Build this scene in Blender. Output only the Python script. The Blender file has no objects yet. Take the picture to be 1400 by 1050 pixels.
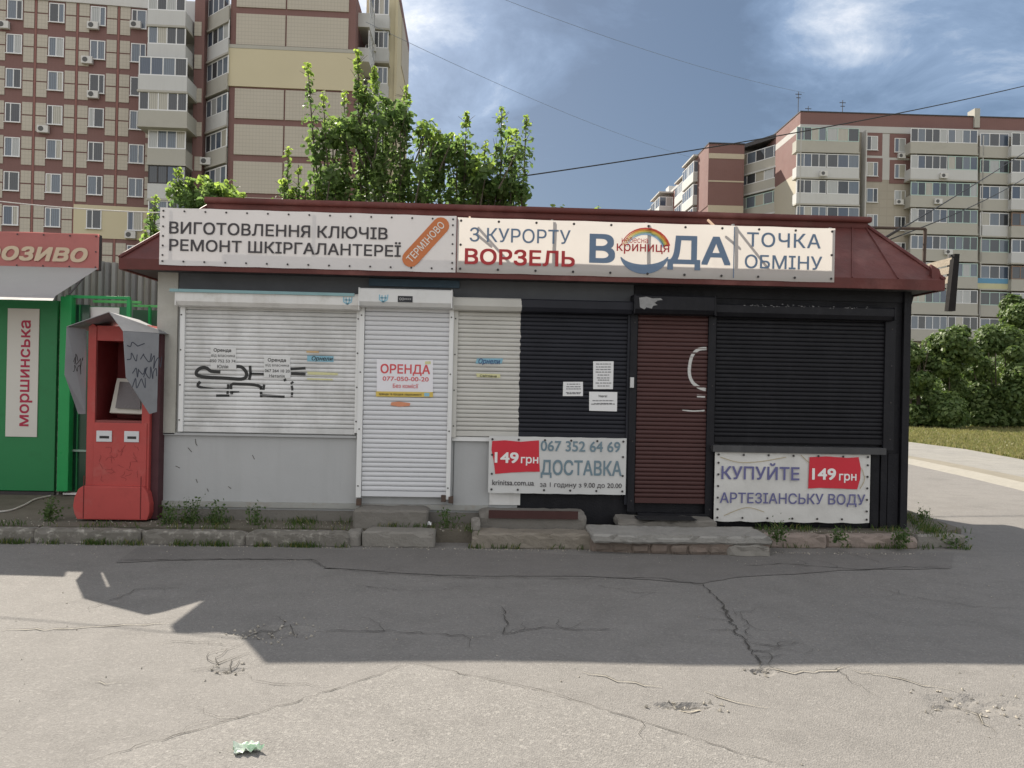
import bpy, bmesh, math, random
import numpy as np
from mathutils import Vector, Matrix, Euler
random.seed(7); rng = np.random.default_rng(7)
R = math.radians
SC = bpy.context.scene
COL = SC.collection

# ------------------------------------------------------------------ camera
FPX, CX, CY = 1050.0, 700.0, 525.0          # focal length and centre for a 1400 px wide frame
EYE = Vector((0, 0, 1.6))
YAW, PITCH, ROLL = R(-2.3), R(0.0), R(1.2)
cam_d = bpy.data.cameras.new('camera'); cam = bpy.data.objects.new('camera', cam_d); COL.objects.link(cam)
cam_d.sensor_width = 36; cam_d.lens = 36 * FPX / 1400; cam_d.clip_end = 3000; cam_d.clip_start = .05
CM = Matrix.Rotation(YAW, 4, 'Z') @ Matrix.Rotation(R(90) + PITCH, 4, 'X') @ Matrix.Rotation(ROLL, 4, 'Z')
cam.matrix_world = Matrix.Translation(EYE) @ CM
SC.camera = cam

# ------------------------------------------------------------------ light
SUN = Vector((-.62, 1.03, 1.0)).normalized()
sl = bpy.data.lights.new('sun', 'SUN'); so = bpy.data.objects.new('sun', sl); COL.objects.link(so)
sl.energy = 2.6; sl.angle = R(.53); sl.color = (1, .92, .80)
so.rotation_euler = SUN.to_track_quat('Z', 'Y').to_euler(); so.location = (-20, 30, 40)
W = bpy.data.worlds.new('World'); SC.world = W; W.use_nodes = True
SC.view_settings.view_transform = 'Standard'; SC.view_settings.look = 'None'
SC.view_settings.gamma = 1; SC.view_settings.use_curve_mapping = False
SC.view_settings.exposure = 1.82
SC.cycles.use_denoising = True
SC.cycles.max_bounces = 8

def ray(px, py):
    return (CM.to_3x3() @ Vector(((px - CX) / FPX, -(py - CY) / FPX, -1)))
def U(px, py, Y):                            # a photograph point taken at distance Y north of the camera
    d = ray(px, py); return EYE + d * ((Y - EYE.y) / d.y)
def G(px, py, z=0.0):                        # a photograph point on level ground at height z
    d = ray(px, py); return EYE + d * ((z - EYE.z) / d.z)

def world_nodes():
    nt = W.node_tree; nt.nodes.clear(); N = nt.nodes.new; L = nt.links.new
    out = N('ShaderNodeOutputWorld'); bg = N('ShaderNodeBackground'); bg.inputs[1].default_value = .1
    L(bg.outputs[0], out.inputs[0])
    sky = N('ShaderNodeTexSky'); sky.sky_type = 'NISHITA'; sky.sun_disc = False
    sky.sun_elevation = math.asin(SUN.z); sky.sun_rotation = math.atan2(SUN.x, SUN.y)
    sky.dust_density = 1.5; sky.ozone_density = 2
    tc = N('ShaderNodeTexCoord')
    sep = N('ShaderNodeSeparateXYZ'); L(tc.outputs['Generated'], sep.inputs[0])
    def M(op, a, b=None, c=None, clamp=False):
        n = N('ShaderNodeMath'); n.operation = op; n.use_clamp = clamp
        for i, v in enumerate((a, b, c)):
            if v is None: continue
            if isinstance(v, (int, float)): n.inputs[i].default_value = v
            else: L(v, n.inputs[i])
        return n.outputs[0]
    z = M('MAXIMUM', sep.outputs[2], 0.0)
    k = M('DIVIDE', 1.0, M('ADD', z, .22))
    vm = N('ShaderNodeVectorMath'); vm.operation = 'SCALE'; L(tc.outputs['Generated'], vm.inputs[0]); L(k, vm.inputs['Scale'])
    def noise(scale, det, rough, off=(0, 0, 0), dist=0.0):
        mp = N('ShaderNodeMapping'); mp.inputs['Location'].default_value = off; L(vm.outputs[0], mp.inputs[0])
        n = N('ShaderNodeTexNoise'); n.inputs['Scale'].default_value = scale; n.inputs['Detail'].default_value = det
        n.inputs['Roughness'].default_value = rough; n.inputs['Distortion'].default_value = dist
        L(mp.outputs[0], n.inputs['Vector']); return n.outputs[0]
    def blob(px, py, wide, amp):
        d = ray(px, py).normalized()
        dt = N('ShaderNodeVectorMath'); dt.operation = 'DOT_PRODUCT'; L(tc.outputs['Generated'], dt.inputs[0]); dt.inputs[1].default_value = d
        a = M('SUBTRACT', dt.outputs['Value'], 1.0)
        return M('MULTIPLY', M('EXPONENT', M('DIVIDE', a, wide)), amp)
    big = noise(1.1, 5, .52, (3.1, 1.7, 0), .25)
    fine = noise(2.9, 12, .66, (.4, 5.2, 0), .5)
    b = M('ADD', M('MULTIPLY', M('SUBTRACT', big, .5), 1.5), M('ADD', M('MULTIPLY', M('SUBTRACT', fine, .5), .9), .57))          # about .59 on average
    for q in (blob(1120, 55, .0022, .26), blob(1290, 60, .012, .13), blob(620, 190, .006, .16), blob(620, 20, .008, .06), blob(870, 170, .03, -.26), blob(930, 60, .008, -.14), blob(760, 275, .012, -.08)):
        b = M('ADD', b, q)
    # brighter cloud overhead and behind, unseen, raised to fill the shade
    up = N('ShaderNodeMapRange'); up.interpolation_type = 'SMOOTHSTEP'; L(sep.outputs[1], up.inputs[0])
    up.inputs[1].default_value = .75; up.inputs[2].default_value = -.3; up.inputs[3].default_value = 0; up.inputs[4].default_value = .42
    b = M('ADD', b, up.outputs[0])
    cr = N('ShaderNodeValToRGB'); L(b, cr.inputs[0]); e = cr.color_ramp.elements
    e[0].position = .30; e[0].color = (.075, .115, .175, 1)
    e[1].position = 1.0; e[1].color = (1.12, 1.08, 1.03, 1)
    for p, c in ((.45, (.125, .185, .275, 1)), (.60, (.22, .30, .42, 1)), (.74, (.50, .56, .64, 1)), (.86, (.93, .92, .91, 1))):
        q = e.new(p); q.color = c
    mul = N('ShaderNodeVectorMath'); mul.operation = 'SCALE'; L(cr.outputs[0], mul.inputs[0]); mul.inputs['Scale'].default_value = 3.0
    mx = N('ShaderNodeMix'); mx.data_type = 'RGBA'; mx.inputs[0].default_value = .88
    L(sky.outputs[0], mx.inputs[6]); L(mul.outputs[0], mx.inputs[7]); L(mx.outputs[2], bg.inputs[0])
world_nodes()

# ------------------------------------------------------------------ materials
MATS = {}
def mat(name, col, rough=.7, var=.12, vs=3.0, bump=.0, bs=60.0, dirt=0.0, dirtcol=(.08, .07, .055), ds=1.2, spec=.3, metal=0.0,
        streak=0.0, trans=0.0, col2=None, c2s=2.0, c2t=.6):
    if name in MATS: return MATS[name]
    m = bpy.data.materials.new(name); m.use_nodes = True; nt = m.node_tree; N = nt.nodes.new; L = nt.links.new
    p = nt.nodes['Principled BSDF']; p.inputs['Roughness'].default_value = rough
    p.inputs['Specular IOR Level'].default_value = spec; p.inputs['Metallic'].default_value = metal
    geo = N('ShaderNodeNewGeometry')
    def noise(scale, det=5, vec=None, rough_=.6):
        n = N('ShaderNodeTexNoise'); n.inputs['Scale'].default_value = scale; n.inputs['Detail'].default_value = det; n.inputs['Roughness'].default_value = rough_
        L(vec or geo.outputs['Position'], n.inputs['Vector']); return n.outputs[0]
    def ramp(v, a, b):
        r = N('ShaderNodeMapRange'); r.inputs[1].default_value = a; r.inputs[2].default_value = b; L(v, r.inputs[0]); return r.outputs[0]
    def mixc(f, a, b, mode='MIX'):
        x = N('ShaderNodeMix'); x.data_type = 'RGBA'; x.blend_type = mode
        if isinstance(f, float): x.inputs[0].default_value = f
        else: L(f, x.inputs[0])
        for i, v in ((6, a), (7, b)):
            if isinstance(v, tuple): x.inputs[i].default_value = (*v[:3], 1)
            else: L(v, x.inputs[i])
        return x.outputs[2]
    c = (*col, 1)
    if col2: c = mixc(ramp(noise(c2s, 6), c2t - .08, c2t + .08), col, col2)
    lo = tuple(v * (1 - var) for v in (1, 1, 1)); hi = (1 + var, 1 + var, 1 + var)
    c = mixc(1.0, c if not isinstance(c, tuple) else col, mixc(noise(vs, 8), lo, hi), 'MULTIPLY')
    if dirt > 0:
        f = ramp(noise(ds, 9, None, .7), .62 - dirt * .35, .78)
        mf = N('ShaderNodeMath'); mf.operation = 'MULTIPLY'; L(f, mf.inputs[0]); mf.inputs[1].default_value = min(.9, .35 + dirt * .5)
        c = mixc(mf.outputs[0], c, dirtcol)
    if streak > 0:
        mp = N('ShaderNodeMapping'); mp.inputs['Scale'].default_value = (9, 9, .5); L(geo.outputs['Position'], mp.inputs[0])
        f = ramp(noise(1.0, 6, mp.outputs[0]), .5, .8)
        mf = N('ShaderNodeMath'); mf.operation = 'MULTIPLY'; L(f, mf.inputs[0]); mf.inputs[1].default_value = streak
        c = mixc(mf.outputs[0], c, dirtcol)
    L(c, p.inputs['Base Color'])
    rn = ramp(noise(vs * 2.3), .2, .8)
    mr = N('ShaderNodeMapRange'); L(rn, mr.inputs[0]); mr.inputs[3].default_value = max(.05, rough - .12); mr.inputs[4].default_value = min(1, rough + .12)
    L(mr.outputs[0], p.inputs['Roughness'])
    if bump > 0:
        b = N('ShaderNodeBump'); b.inputs['Strength'].default_value = bump; b.inputs['Distance'].default_value = .01
        L(noise(bs, 6), b.inputs['Height']); L(b.outputs[0], p.inputs['Normal'])
    if trans > 0:
        t = N('ShaderNodeBsdfTranslucent'); L(c, t.inputs[0]); ms = N('ShaderNodeMixShader'); ms.inputs[0].default_value = trans
        L(p.outputs[0], ms.inputs[1]); L(t.outputs[0], ms.inputs[2]); L(ms.outputs[0], nt.nodes['Material Output'].inputs[0])
    MATS[name] = m; return m

def leafmat(name, a, b, tip, trans=.45):
    m = bpy.data.materials.new(name); m.use_nodes = True; nt = m.node_tree; N = nt.nodes.new; L = nt.links.new
    p = nt.nodes['Principled BSDF']; p.inputs['Roughness'].default_value = .5; p.inputs['Specular IOR Level'].default_value = .28
    at = N('ShaderNodeAttribute'); at.attribute_name = 'rnd'; t2 = N('ShaderNodeAttribute'); t2.attribute_name = 'tip_mix'
    x = N('ShaderNodeMix'); x.data_type = 'RGBA'; L(at.outputs['Fac'], x.inputs[0]); x.inputs[6].default_value = (*a, 1); x.inputs[7].default_value = (*b, 1)
    y = N('ShaderNodeMix'); y.data_type = 'RGBA'; L(t2.outputs['Fac'], y.inputs[0]); L(x.outputs[2], y.inputs[6]); y.inputs[7].default_value = (*tip, 1)  # tip colour mixed in toward shoot tips and bush tops
    L(y.outputs[2], p.inputs['Base Color'])
    h = N('ShaderNodeHueSaturation'); h.inputs['Value'].default_value = 1.5; h.inputs['Saturation'].default_value = 1.1; L(y.outputs[2], h.inputs['Color'])
    t = N('ShaderNodeBsdfTranslucent'); L(h.outputs[0], t.inputs[0]); ms = N('ShaderNodeMixShader'); ms.inputs[0].default_value = trans
    L(p.outputs[0], ms.inputs[1]); L(t.outputs[0], ms.inputs[2]); L(ms.outputs[0], nt.nodes['Material Output'].inputs[0])
    return m

def panemat(name, dark, light, mid):
    """window pane: glossy skin over what hangs behind it, chosen per pane"""
    m = bpy.data.materials.new(name); m.use_nodes = True; nt = m.node_tree; N = nt.nodes.new; L = nt.links.new
    p = nt.nodes['Principled BSDF']; p.inputs['Roughness'].default_value = .06; p.inputs['Specular IOR Level'].default_value = .7
    oi = N('ShaderNodeObjectInfo'); r = N('ShaderNodeValToRGB'); L(oi.outputs['Random'], r.inputs[0]); r.color_ramp.interpolation = 'CONSTANT'
    e = r.color_ramp.elements; e[0].position = 0; e[0].color = (*dark, 1); e[1].position = .36; e[1].color = (*mid, 1)
    q = e.new(.62); q.color = (*light, 1); q = e.new(.78); q.color = (mid[0] * .55, mid[1] * .6, mid[2] * .7, 1); q = e.new(.9); q.color = (light[0], light[1] * .93, light[2] * .8, 1)
    tc = N('ShaderNodeTexCoord'); w = N('ShaderNodeTexWave'); w.inputs['Scale'].default_value = 2.2; w.inputs['Distortion'].default_value = 2; L(tc.outputs['Object'], w.inputs[0])
    x = N('ShaderNodeMix'); x.data_type = 'RGBA'; x.blend_type = 'MULTIPLY'; x.inputs[0].default_value = .35; L(r.outputs[0], x.inputs[6]); L(w.outputs[0], x.inputs[7])
    L(x.outputs[2], p.inputs['Base Color']); return m

# ------------------------------------------------------------------ object helpers
WT = {}
def tag(o, label=None, cat=None, group=None, kind=None):
    if label: o['label'] = label
    if cat: o['category'] = cat
    if group: o['group'] = group
    if kind: o['kind'] = kind
    return o
def thing(name, loc, label, cat, group=None, rz=0.0):
    o = bpy.data.objects.new(name, None); COL.objects.link(o); o.location = loc; o.rotation_euler = (0, 0, rz); o.empty_display_size = .2
    WT[o] = Vector(loc); return tag(o, label, cat, group)
class MB:
    def __init__(s): s.v = []; s.f = []
    def add(s, vs, fs):
        n = len(s.v); s.v += [tuple(v) for v in vs]; s.f += [tuple(i + n for i in f) for f in fs]; return s
    def box(s, x0, x1, y0, y1, z0, z1):
        return s.add([(x0, y0, z0), (x1, y0, z0), (x1, y1, z0), (x0, y1, z0), (x0, y0, z1), (x1, y0, z1), (x1, y1, z1), (x0, y1, z1)],
                     [(0, 3, 2, 1), (4, 5, 6, 7), (0, 1, 5, 4), (1, 2, 6, 5), (2, 3, 7, 6), (3, 0, 4, 7)])
    def hexa(s, p):      # eight points: bottom ring then top ring
        return s.add(p, [(0, 3, 2, 1), (4, 5, 6, 7), (0, 1, 5, 4), (1, 2, 6, 5), (2, 3, 7, 6), (3, 0, 4, 7)])
    def quad(s, a, b, c, d): return s.add([a, b, c, d], [(0, 1, 2, 3)])
    def prism(s, poly, y0, y1):   # poly (x,z), counter-clockwise seen from -y
        n = len(poly); return s.add([(x, y0, z) for x, z in poly] + [(x, y1, z) for x, z in poly],
            [tuple(range(n))] + [tuple(range(2 * n - 1, n - 1, -1))] + [(i, i + n, (i + 1) % n + n, (i + 1) % n) for i in range(n)])
    def vprism(s, poly, z0, z1):  # poly (x,y)
        n = len(poly); return s.add([(x, y, z0) for x, y in poly] + [(x, y, z1) for x, y in poly],
            [tuple(range(n - 1, -1, -1))] + [tuple(range(n, 2 * n))] + [(i, (i + 1) % n, (i + 1) % n + n, i + n) for i in range(n)])
    def tube(s, pts, r, n=6, r1=None):
        pts = [Vector(p) for p in pts]; rings = []; m = len(pts)
        for i, p in enumerate(pts):
            d = (pts[min(i + 1, m - 1)] - pts[max(i - 1, 0)]).normalized()
            a = d.cross(Vector((0, 0, 1)) if abs(d.z) < .9 else Vector((1, 0, 0))).normalized(); b = d.cross(a)
            rr = r if r1 is None else r + (r1 - r) * i / (m - 1)
            rings.append([p + a * math.cos(2 * math.pi * k / n) * rr + b * math.sin(2 * math.pi * k / n) * rr for k in range(n)])
        vs = [v for ri in rings for v in ri]; fs = []
        for i in range(m - 1):
            for k in range(n):
                fs.append((i * n + k, (i + 1) * n + k, (i + 1) * n + (k + 1) % n, i * n + (k + 1) % n))
        fs += [tuple(range(n)), tuple(range((m - 1) * n + n - 1, (m - 1) * n - 1, -1))]
        return s.add(vs, fs)
    def disc(s, c, r, n=10, y=0.01):
        return s.prism([(c[0] + r * math.cos(2 * math.pi * k / n), c[2] + r * math.sin(2 * math.pi * k / n)) for k in range(n)], c[1] - y, c[1])
    def mesh(s, name, m, smooth=False, bevel=0.0):
        me = bpy.data.meshes.new(name); me.from_pydata(s.v, [], s.f); me.validate()
        if bevel > 0:
            bm = bmesh.new(); bm.from_mesh(me)
            bmesh.ops.bevel(bm, geom=[e for e in bm.edges if e.is_manifold and e.calc_face_angle(0) > .6], offset=bevel, segments=2, affect='EDGES', profile=.7)
            bm.to_mesh(me); bm.free()
        if smooth: me.polygons.foreach_set('use_smooth', [True] * len(me.polygons))
        if m: me.materials.append(m)
        return me
    def build(s, name, m, parent=None, smooth=False, bevel=0.0, **kw):
        return link(name, s.mesh(name, m, smooth, bevel), parent, **kw)
def link(name, me, parent=None, label=None, cat=None, group=None, kind=None, loc=None, local=False):
    """mesh in world coordinates (or local ones, local=True) linked as one object"""
    o = bpy.data.objects.new(name, me); COL.objects.link(o)
    if parent is None:
        if loc is None and len(me.vertices) and kind != 'structure':
            co = np.empty(len(me.vertices) * 3); me.vertices.foreach_get('co', co); co = co.reshape(-1, 3)
            c = Vector(((co[:, 0].min() + co[:, 0].max()) / 2, (co[:, 1].min() + co[:, 1].max()) / 2, co[:, 2].min()))
            me.transform(Matrix.Translation(-c)); o.location = c; WT[o] = c.copy()
        else:
            o.location = loc or (0, 0, 0); WT[o] = Vector(loc or (0, 0, 0))
    else:
        o.parent = parent
        if local: o.location = loc or (0, 0, 0)
        else:
            l = Vector(loc or (0, 0, 0)); o.location = l - WT[parent]; WT[o] = l
    return tag(o, label, cat, group, kind)

# lettering ---------------------------------------------------------
_fc = bpy.data.curves.new('lettering', 'FONT'); _fo = bpy.data.objects.new('lettering_source', _fc); COL.objects.link(_fo)
from mathutils.geometry import delaunay_2d_cdt, interpolate_bezier
_tm = {}
def text_mesh(body, shear=0.0, spacing=1.0):
    """glyph outlines filled contour by contour (strokes of this font overlap), each piece with its own holes"""
    _fc.body = body; _fc.offset = 0; _fc.shear = shear; _fc.space_character = spacing
    bpy.context.view_layer.update(); cu = _fo.to_curve(bpy.context.evaluated_depsgraph_get()); loops = []
    for sp in cu.splines:
        if sp.type == 'BEZIER':
            P = []; bp = sp.bezier_points; n = len(bp)
            for i in range(n):
                a, b = bp[i], bp[(i + 1) % n]
                straight = (a.handle_right - a.co).length < 1e-5 and (b.handle_left - b.co).length < 1e-5 or a.handle_right_type == 'VECTOR' and b.handle_left_type == 'VECTOR'
                P += [Vector(a.co)] if straight else list(interpolate_bezier(a.co, a.handle_right, b.handle_left, b.co, 5))[:-1]
        else: P = [Vector(p.co[:3]) for p in sp.points]
        Q = [p for k, p in enumerate(P) if (p - P[k - 1]).length > 1e-5]
        if len(Q) > 2: loops.append(Q)
    _fo.to_curve_clear()
    pts, eds = [], []
    for L_ in loops:
        b0 = len(pts); pts += [Vector((p.x, p.y)) for p in L_]; eds += [(b0 + k, b0 + (k + 1) % len(L_)) for k in range(len(L_))]
    V_, E_, F_, *_r = delaunay_2d_cdt(pts, eds, [], 0, 1e-5)
    A_ = np.array([pts[a] for a, b in eds]); B_ = np.array([pts[b] for a, b in eds]); vs = [(p.x, p.y, 0) for p in V_]; fs = []
    for f in F_:                                # keep what the outlines wind round
        c = np.array([vs[q][:2] for q in f]).mean(0); up = (A_[:, 1] <= c[1]) & (B_[:, 1] > c[1]); dn = (A_[:, 1] > c[1]) & (B_[:, 1] <= c[1])
        lf_ = (B_[:, 0] - A_[:, 0]) * (c[1] - A_[:, 1]) - (c[0] - A_[:, 0]) * (B_[:, 1] - A_[:, 1])
        if int((up & (lf_ > 0)).sum()) - int((dn & (lf_ < 0)).sum()) != 0: fs.append(tuple(f))
    me = bpy.data.meshes.new('lettering'); me.from_pydata(vs, [], fs); return me
CAP = .728
def text(body, o, u, v, width, cap, m, parent, bold=.012, shear=0.0, name='lettering', spacing=1.0, lift=None, lower=False):
    """o: start of the base line, u: reading direction, v: up, width and cap height in metres"""
    me = text_mesh(body, shear, spacing); me.name = name
    co = np.empty(len(me.vertices) * 3); me.vertices.foreach_get('co', co); co = co.reshape(-1, 3)
    x0, x1 = co[:, 0].min(), co[:, 0].max(); u = Vector(u).normalized(); v = Vector(v).normalized()
    bold *= .62; kx = width / (x1 - x0 + 2 * bold); cap_ = (.53 if lower else .70) + 2 * bold; kz = cap / cap_
    a = (co[:, 0] - x0 + bold) * kx; b = (co[:, 1] + bold) * kz
    out = np.outer(a, u) + np.outer(b, v) + np.outer(co[:, 2], u.cross(v)) + np.array(o)
    if bold > .004:                        # bold weight: the printed outline widened all round
        n_ = u.cross(v).normalized(); V0 = out; vs = []; fs = []; polys = [tuple(p.vertices) for p in me.polygons]; k = len(V0); ring = 8; bold *= .8
        for i in range(ring + 1):
            qx, qy = ((1, 1), (1, -1), (-1, 1), (-1, -1), (1, 0), (-1, 0), (0, 1), (0, -1), (0, 0))[i]; rr = bold
            sh = np.array(u) * qx * rr * kx + np.array(v) * qy * rr * kz + np.array(n_) * i * .0001
            vs.append(V0 + sh); fs += [tuple(q + i * k for q in p) for p in polys]
        me = bpy.data.meshes.new(name); me.from_pydata(np.concatenate(vs).tolist(), [], fs)
    else: me.vertices.foreach_set('co', out.ravel())
    me.update(); me.materials.clear(); me.materials.append(m)
    return link(name, me, parent)
def textp(body, x0, x1, yc, yb, Y, m, parent, **kw):
    """lettering by its corners on the vertical plane at distance Y; yc/yb: cap line and base line"""
    xm = (x0 + x1) / 2; a = U(x0, yb, Y); b = U(x1, yb, Y); zt = U(xm, yc, Y).z; zb = U(xm, yb, Y).z
    return text(body, (a.x, Y, zb), (1, 0, 0), (0, 0, 1), b.x - a.x, zt - zb, m, parent, **kw)
def ribbon(mb, pts, w, Y=None, nrm=(0, -1, 0), taper=False):
    P = [Vector(p) for p in pts]; n = Vector(nrm); L_, R_ = [], []
    for i, p in enumerate(P):
        d = (P[min(i + 1, len(P) - 1)] - P[max(i - 1, 0)]).normalized(); s = d.cross(n).normalized()
        ww = (w[i] if isinstance(w, (list, tuple)) else w) / 2
        L_.append(p + s * ww); R_.append(p - s * ww)
    k = len(P); mb.add(L_ + R_, [(i, i + 1, k + i + 1, k + i) for i in range(k - 1)])
def smooth_line(pts, n=6):
    P = [Vector(p) for p in pts]; out = []
    for i in range(len(P) - 1):
        p0, p1, p2, p3 = P[max(i - 1, 0)], P[i], P[i + 1], P[min(i + 2, len(P) - 1)]
        for k in range(n):
            t = k / n; out.append(.5 * ((2 * p1) + (p2 - p0) * t + (2 * p0 - 5 * p1 + 4 * p2 - p3) * t * t + (3 * p1 - p0 - 3 * p2 + p3) * t ** 3))
    return out + [P[-1]]

# materials used around
white_sh = mat('white_shutter_paint', (.56, .56, .55), .45, .12, 2.5, dirt=.42, dirtcol=(.36, .35, .33), ds=1.9, streak=.22, col2=(.70, .70, .695), c2s=1.5, c2t=.5)
white_box = mat('white_box_paint', (.67, .66, .64), .5, .1, 3, dirt=.3, dirtcol=(.35, .32, .27), ds=4, streak=.3)
rail_w = mat('white_rail_paint', (.70, .70, .69), .4, .06, 5, streak=.2, dirtcol=(.35, .33, .3))
black_p = mat('black_paint', (.012, .012, .015), .5, .3, 6, .3, 90, spec=.2, dirt=.2, dirtcol=(.035, .035, .04), ds=5, streak=.25)
black_wall = mat('black_board_paint', (.012, .012, .015), .55, .35, 4, .5, 40, spec=.2, dirt=.25, dirtcol=(.03, .03, .033), ds=3, streak=.4)
grey_wall = mat('grey_panel_paint', (.40, .405, .405), .6, .08, 1.8, .15, 30, dirt=.18, dirtcol=(.24, .24, .23), ds=1.6, streak=.2)
post_m = mat('weathered_concrete_post', (.42, .41, .37), .85, .15, 4, .4, 40, dirt=.4, dirtcol=(.22, .21, .18), ds=3)
lintel_m = mat('dark_lintel', (.10, .105, .115), .7, .2, 4, .2, 40)  # black lifted to grey, the reflection veil put into its colour
maroon_roof = mat('maroon_roof_paint', (.105, .029, .025), .6, .3, 2.2, .35, 25, dirt=.45, dirtcol=(.055, .025, .022), ds=2.6, col2=(.16, .06, .052), c2s=1.7, c2t=.6)
rust = mat('rusty_steel', (.085, .06, .048), .8, .3, 12, .4, 80, dirt=.3, dirtcol=(.16, .09, .055), ds=8)
dark_steel = mat('dark_steel', (.05, .045, .045), .6, .3, 8, .2, 80)
conc = mat('worn_concrete', (.18, .168, .15), .9, .2, 5, .9, 45, dirt=.45, dirtcol=(.13, .12, .10), ds=5)
conc_l = mat('pale_worn_concrete', (.22, .207, .185), .9, .2, 5, .9, 45, dirt=.4, dirtcol=(.20, .185, .16), ds=4)
soil = mat('dirty_ground', (.14, .125, .10), .95, .3, 4, 1.0, 60, dirt=.5, dirtcol=(.075, .07, .05), ds=2.5)
kerb_m = mat('old_kerb_concrete', (.17, .158, .138), .95, .25, 9, 1.0, 50, dirt=.45, dirtcol=(.12, .115, .09), ds=6, col2=(.36, .34, .30), c2s=14, c2t=.6)
ink = mat('black_ink', (.03, .03, .03), .6, .1, 9)

# ------------------------------------------------------------------ ground
def gh(x, y):            # gentle relief of the old asphalt, with its two potholes
    h = .010 * math.sin(x * .9 + 1) * math.cos(y * 1.1) + .006 * math.sin(x * 2.3 + y * 1.7)
    for cx, cy, rx, ry, d in POTS:
        q = ((x - cx) / rx) ** 2 + ((y - cy) / ry) ** 2
        wob = 1 + .25 * math.sin(5 * math.atan2((y - cy) / ry, (x - cx) / rx) + cx)
        if q < wob: h -= d * min(1, (wob - q) * 1.1) * (.75 + .25 * math.sin(x * 61) * math.sin(y * 53))
    f = min(1, max(0, (7.3 - y) / .5)) * min(1, max(0, (9.3 - abs(x)) / .5))
    return h * f
_p = lambda px, py: (G(px, py).x, G(px, py).y)
POTS = [(*_p(376, 863), .30, .13, .05), (*_p(1325, 962), .24, .13, .022), (*_p(938, 965), .17, .035, .03), (*_p(1042, 917), .07, .05, .03), (*_p(312, 916), .10, .05, .018)]
asph = mat('old_asphalt', (.205, .198, .185), .9, .13, .9, .55, 140, dirt=.22, dirtcol=(.15, .145, .135), ds=.7)
def asphalt(name, base, speck, amt, stain):
    m = bpy.data.materials.new(name); m.use_nodes = True; nt = m.node_tree; N = nt.nodes.new; L = nt.links.new
    p = nt.nodes['Principled BSDF']; p.inputs['Roughness'].default_value = .88; p.inputs['Specular IOR Level'].default_value = .25
    g = N('ShaderNodeNewGeometry')
    def nz(s, d=4, r=.6):
        n = N('ShaderNodeTexNoise'); n.inputs['Scale'].default_value = s; n.inputs['Detail'].default_value = d; n.inputs['Roughness'].default_value = r; L(g.outputs['Position'], n.inputs[0]); return n.outputs[0]
    def mr(v, a, b, c=0., d=1.):
        r = N('ShaderNodeMapRange'); L(v, r.inputs[0])
        for i, q in enumerate((a, b, c, d)): r.inputs[i + 1].default_value = q
        return r.outputs[0]
    def mx(f, a, b, mode='MIX'):
        x = N('ShaderNodeMix'); x.data_type = 'RGBA'; x.blend_type = mode
        if isinstance(f, float): x.inputs[0].default_value = f
        else: L(f, x.inputs[0])
        for i, v in ((6, a), (7, b)):
            if isinstance(v, tuple): x.inputs[i].default_value = (*v, 1)
            else: L(v, x.inputs[i])
        return x.outputs[2]
    c = mx(mr(nz(.55, 6), .35, .68), base, stain)
    c = mx(mr(nz(2.6, 8, .7), .48, .72, 0, .75), c, tuple(v * .74 for v in base))
    c = mx(mr(nz(1.1, 10, .75), .52, .66, 0, .5), c, tuple(v * 1.18 for v in base))
    mp = N('ShaderNodeMapping'); mp.inputs['Scale'].default_value = (.5, 2.2, 1); L(g.outputs['Position'], mp.inputs[0]); n3 = N('ShaderNodeTexNoise'); n3.inputs['Scale'].default_value = 1.6; n3.inputs['Detail'].default_value = 9; n3.inputs['Roughness'].default_value = .7; L(mp.outputs[0], n3.inputs[0])
    c = mx(mr(n3.outputs[0], .53, .64, 0, .45), c, tuple(v * .80 for v in base))
    c = mx(mr(nz(.9, 3), .60, .74, 0, .6), c, tuple(v * .66 for v in base))
    vo = N('ShaderNodeTexVoronoi'); vo.inputs['Scale'].default_value = 120; L(g.outputs['Position'], vo.inputs[0])
    sep = N('ShaderNodeSeparateColor'); L(vo.outputs['Color'], sep.inputs[0])
    c = mx(mr(sep.outputs[0], .55, 1, 0, amt), c, speck)
    c = mx(mr(sep.outputs[1], .75, 1, 0, amt * .8), c, tuple(v * .45 for v in base))
    vo2 = N('ShaderNodeTexVoronoi'); vo2.inputs['Scale'].default_value = 70; L(g.outputs['Position'], vo2.inputs[0])
    s2 = N('ShaderNodeSeparateColor'); L(vo2.outputs['Color'], s2.inputs[0])
    c = mx(mr(s2.outputs[0], .93, .98, 0, amt * .6), c, tuple(min(1, v * 1.25) for v in speck))
    L(c, p.inputs['Base Color'])
    b = N('ShaderNodeBump'); b.inputs['Strength'].default_value = .55; b.inputs['Distance'].default_value = .006
    ad = N('ShaderNodeMath'); ad.operation = 'ADD'; L(vo.outputs['Distance'], ad.inputs[0]); L(nz(25, 6), ad.inputs[1]); L(ad.outputs[0], b.inputs['Height']); L(b.outputs[0], p.inputs['Normal'])
    return m
asph_a = asphalt('old_asphalt_near', (.195, .185, .173), (.31, .295, .275), .3, (.172, .164, .154))
asph_b = asphalt('coarse_asphalt', (.197, .187, .175), (.34, .325, .30), .42, (.184, .176, .165))
asph_c = asphalt('patched_asphalt', (.172, .162, .152), (.27, .255, .235), .25, (.15, .142, .134))

MB().box(-900, 900, -600, 1500, -1.5, -.09).build('ground', mat('far_ground', (.16, .15, .11), .95, .2, .1), kind='structure')
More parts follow.
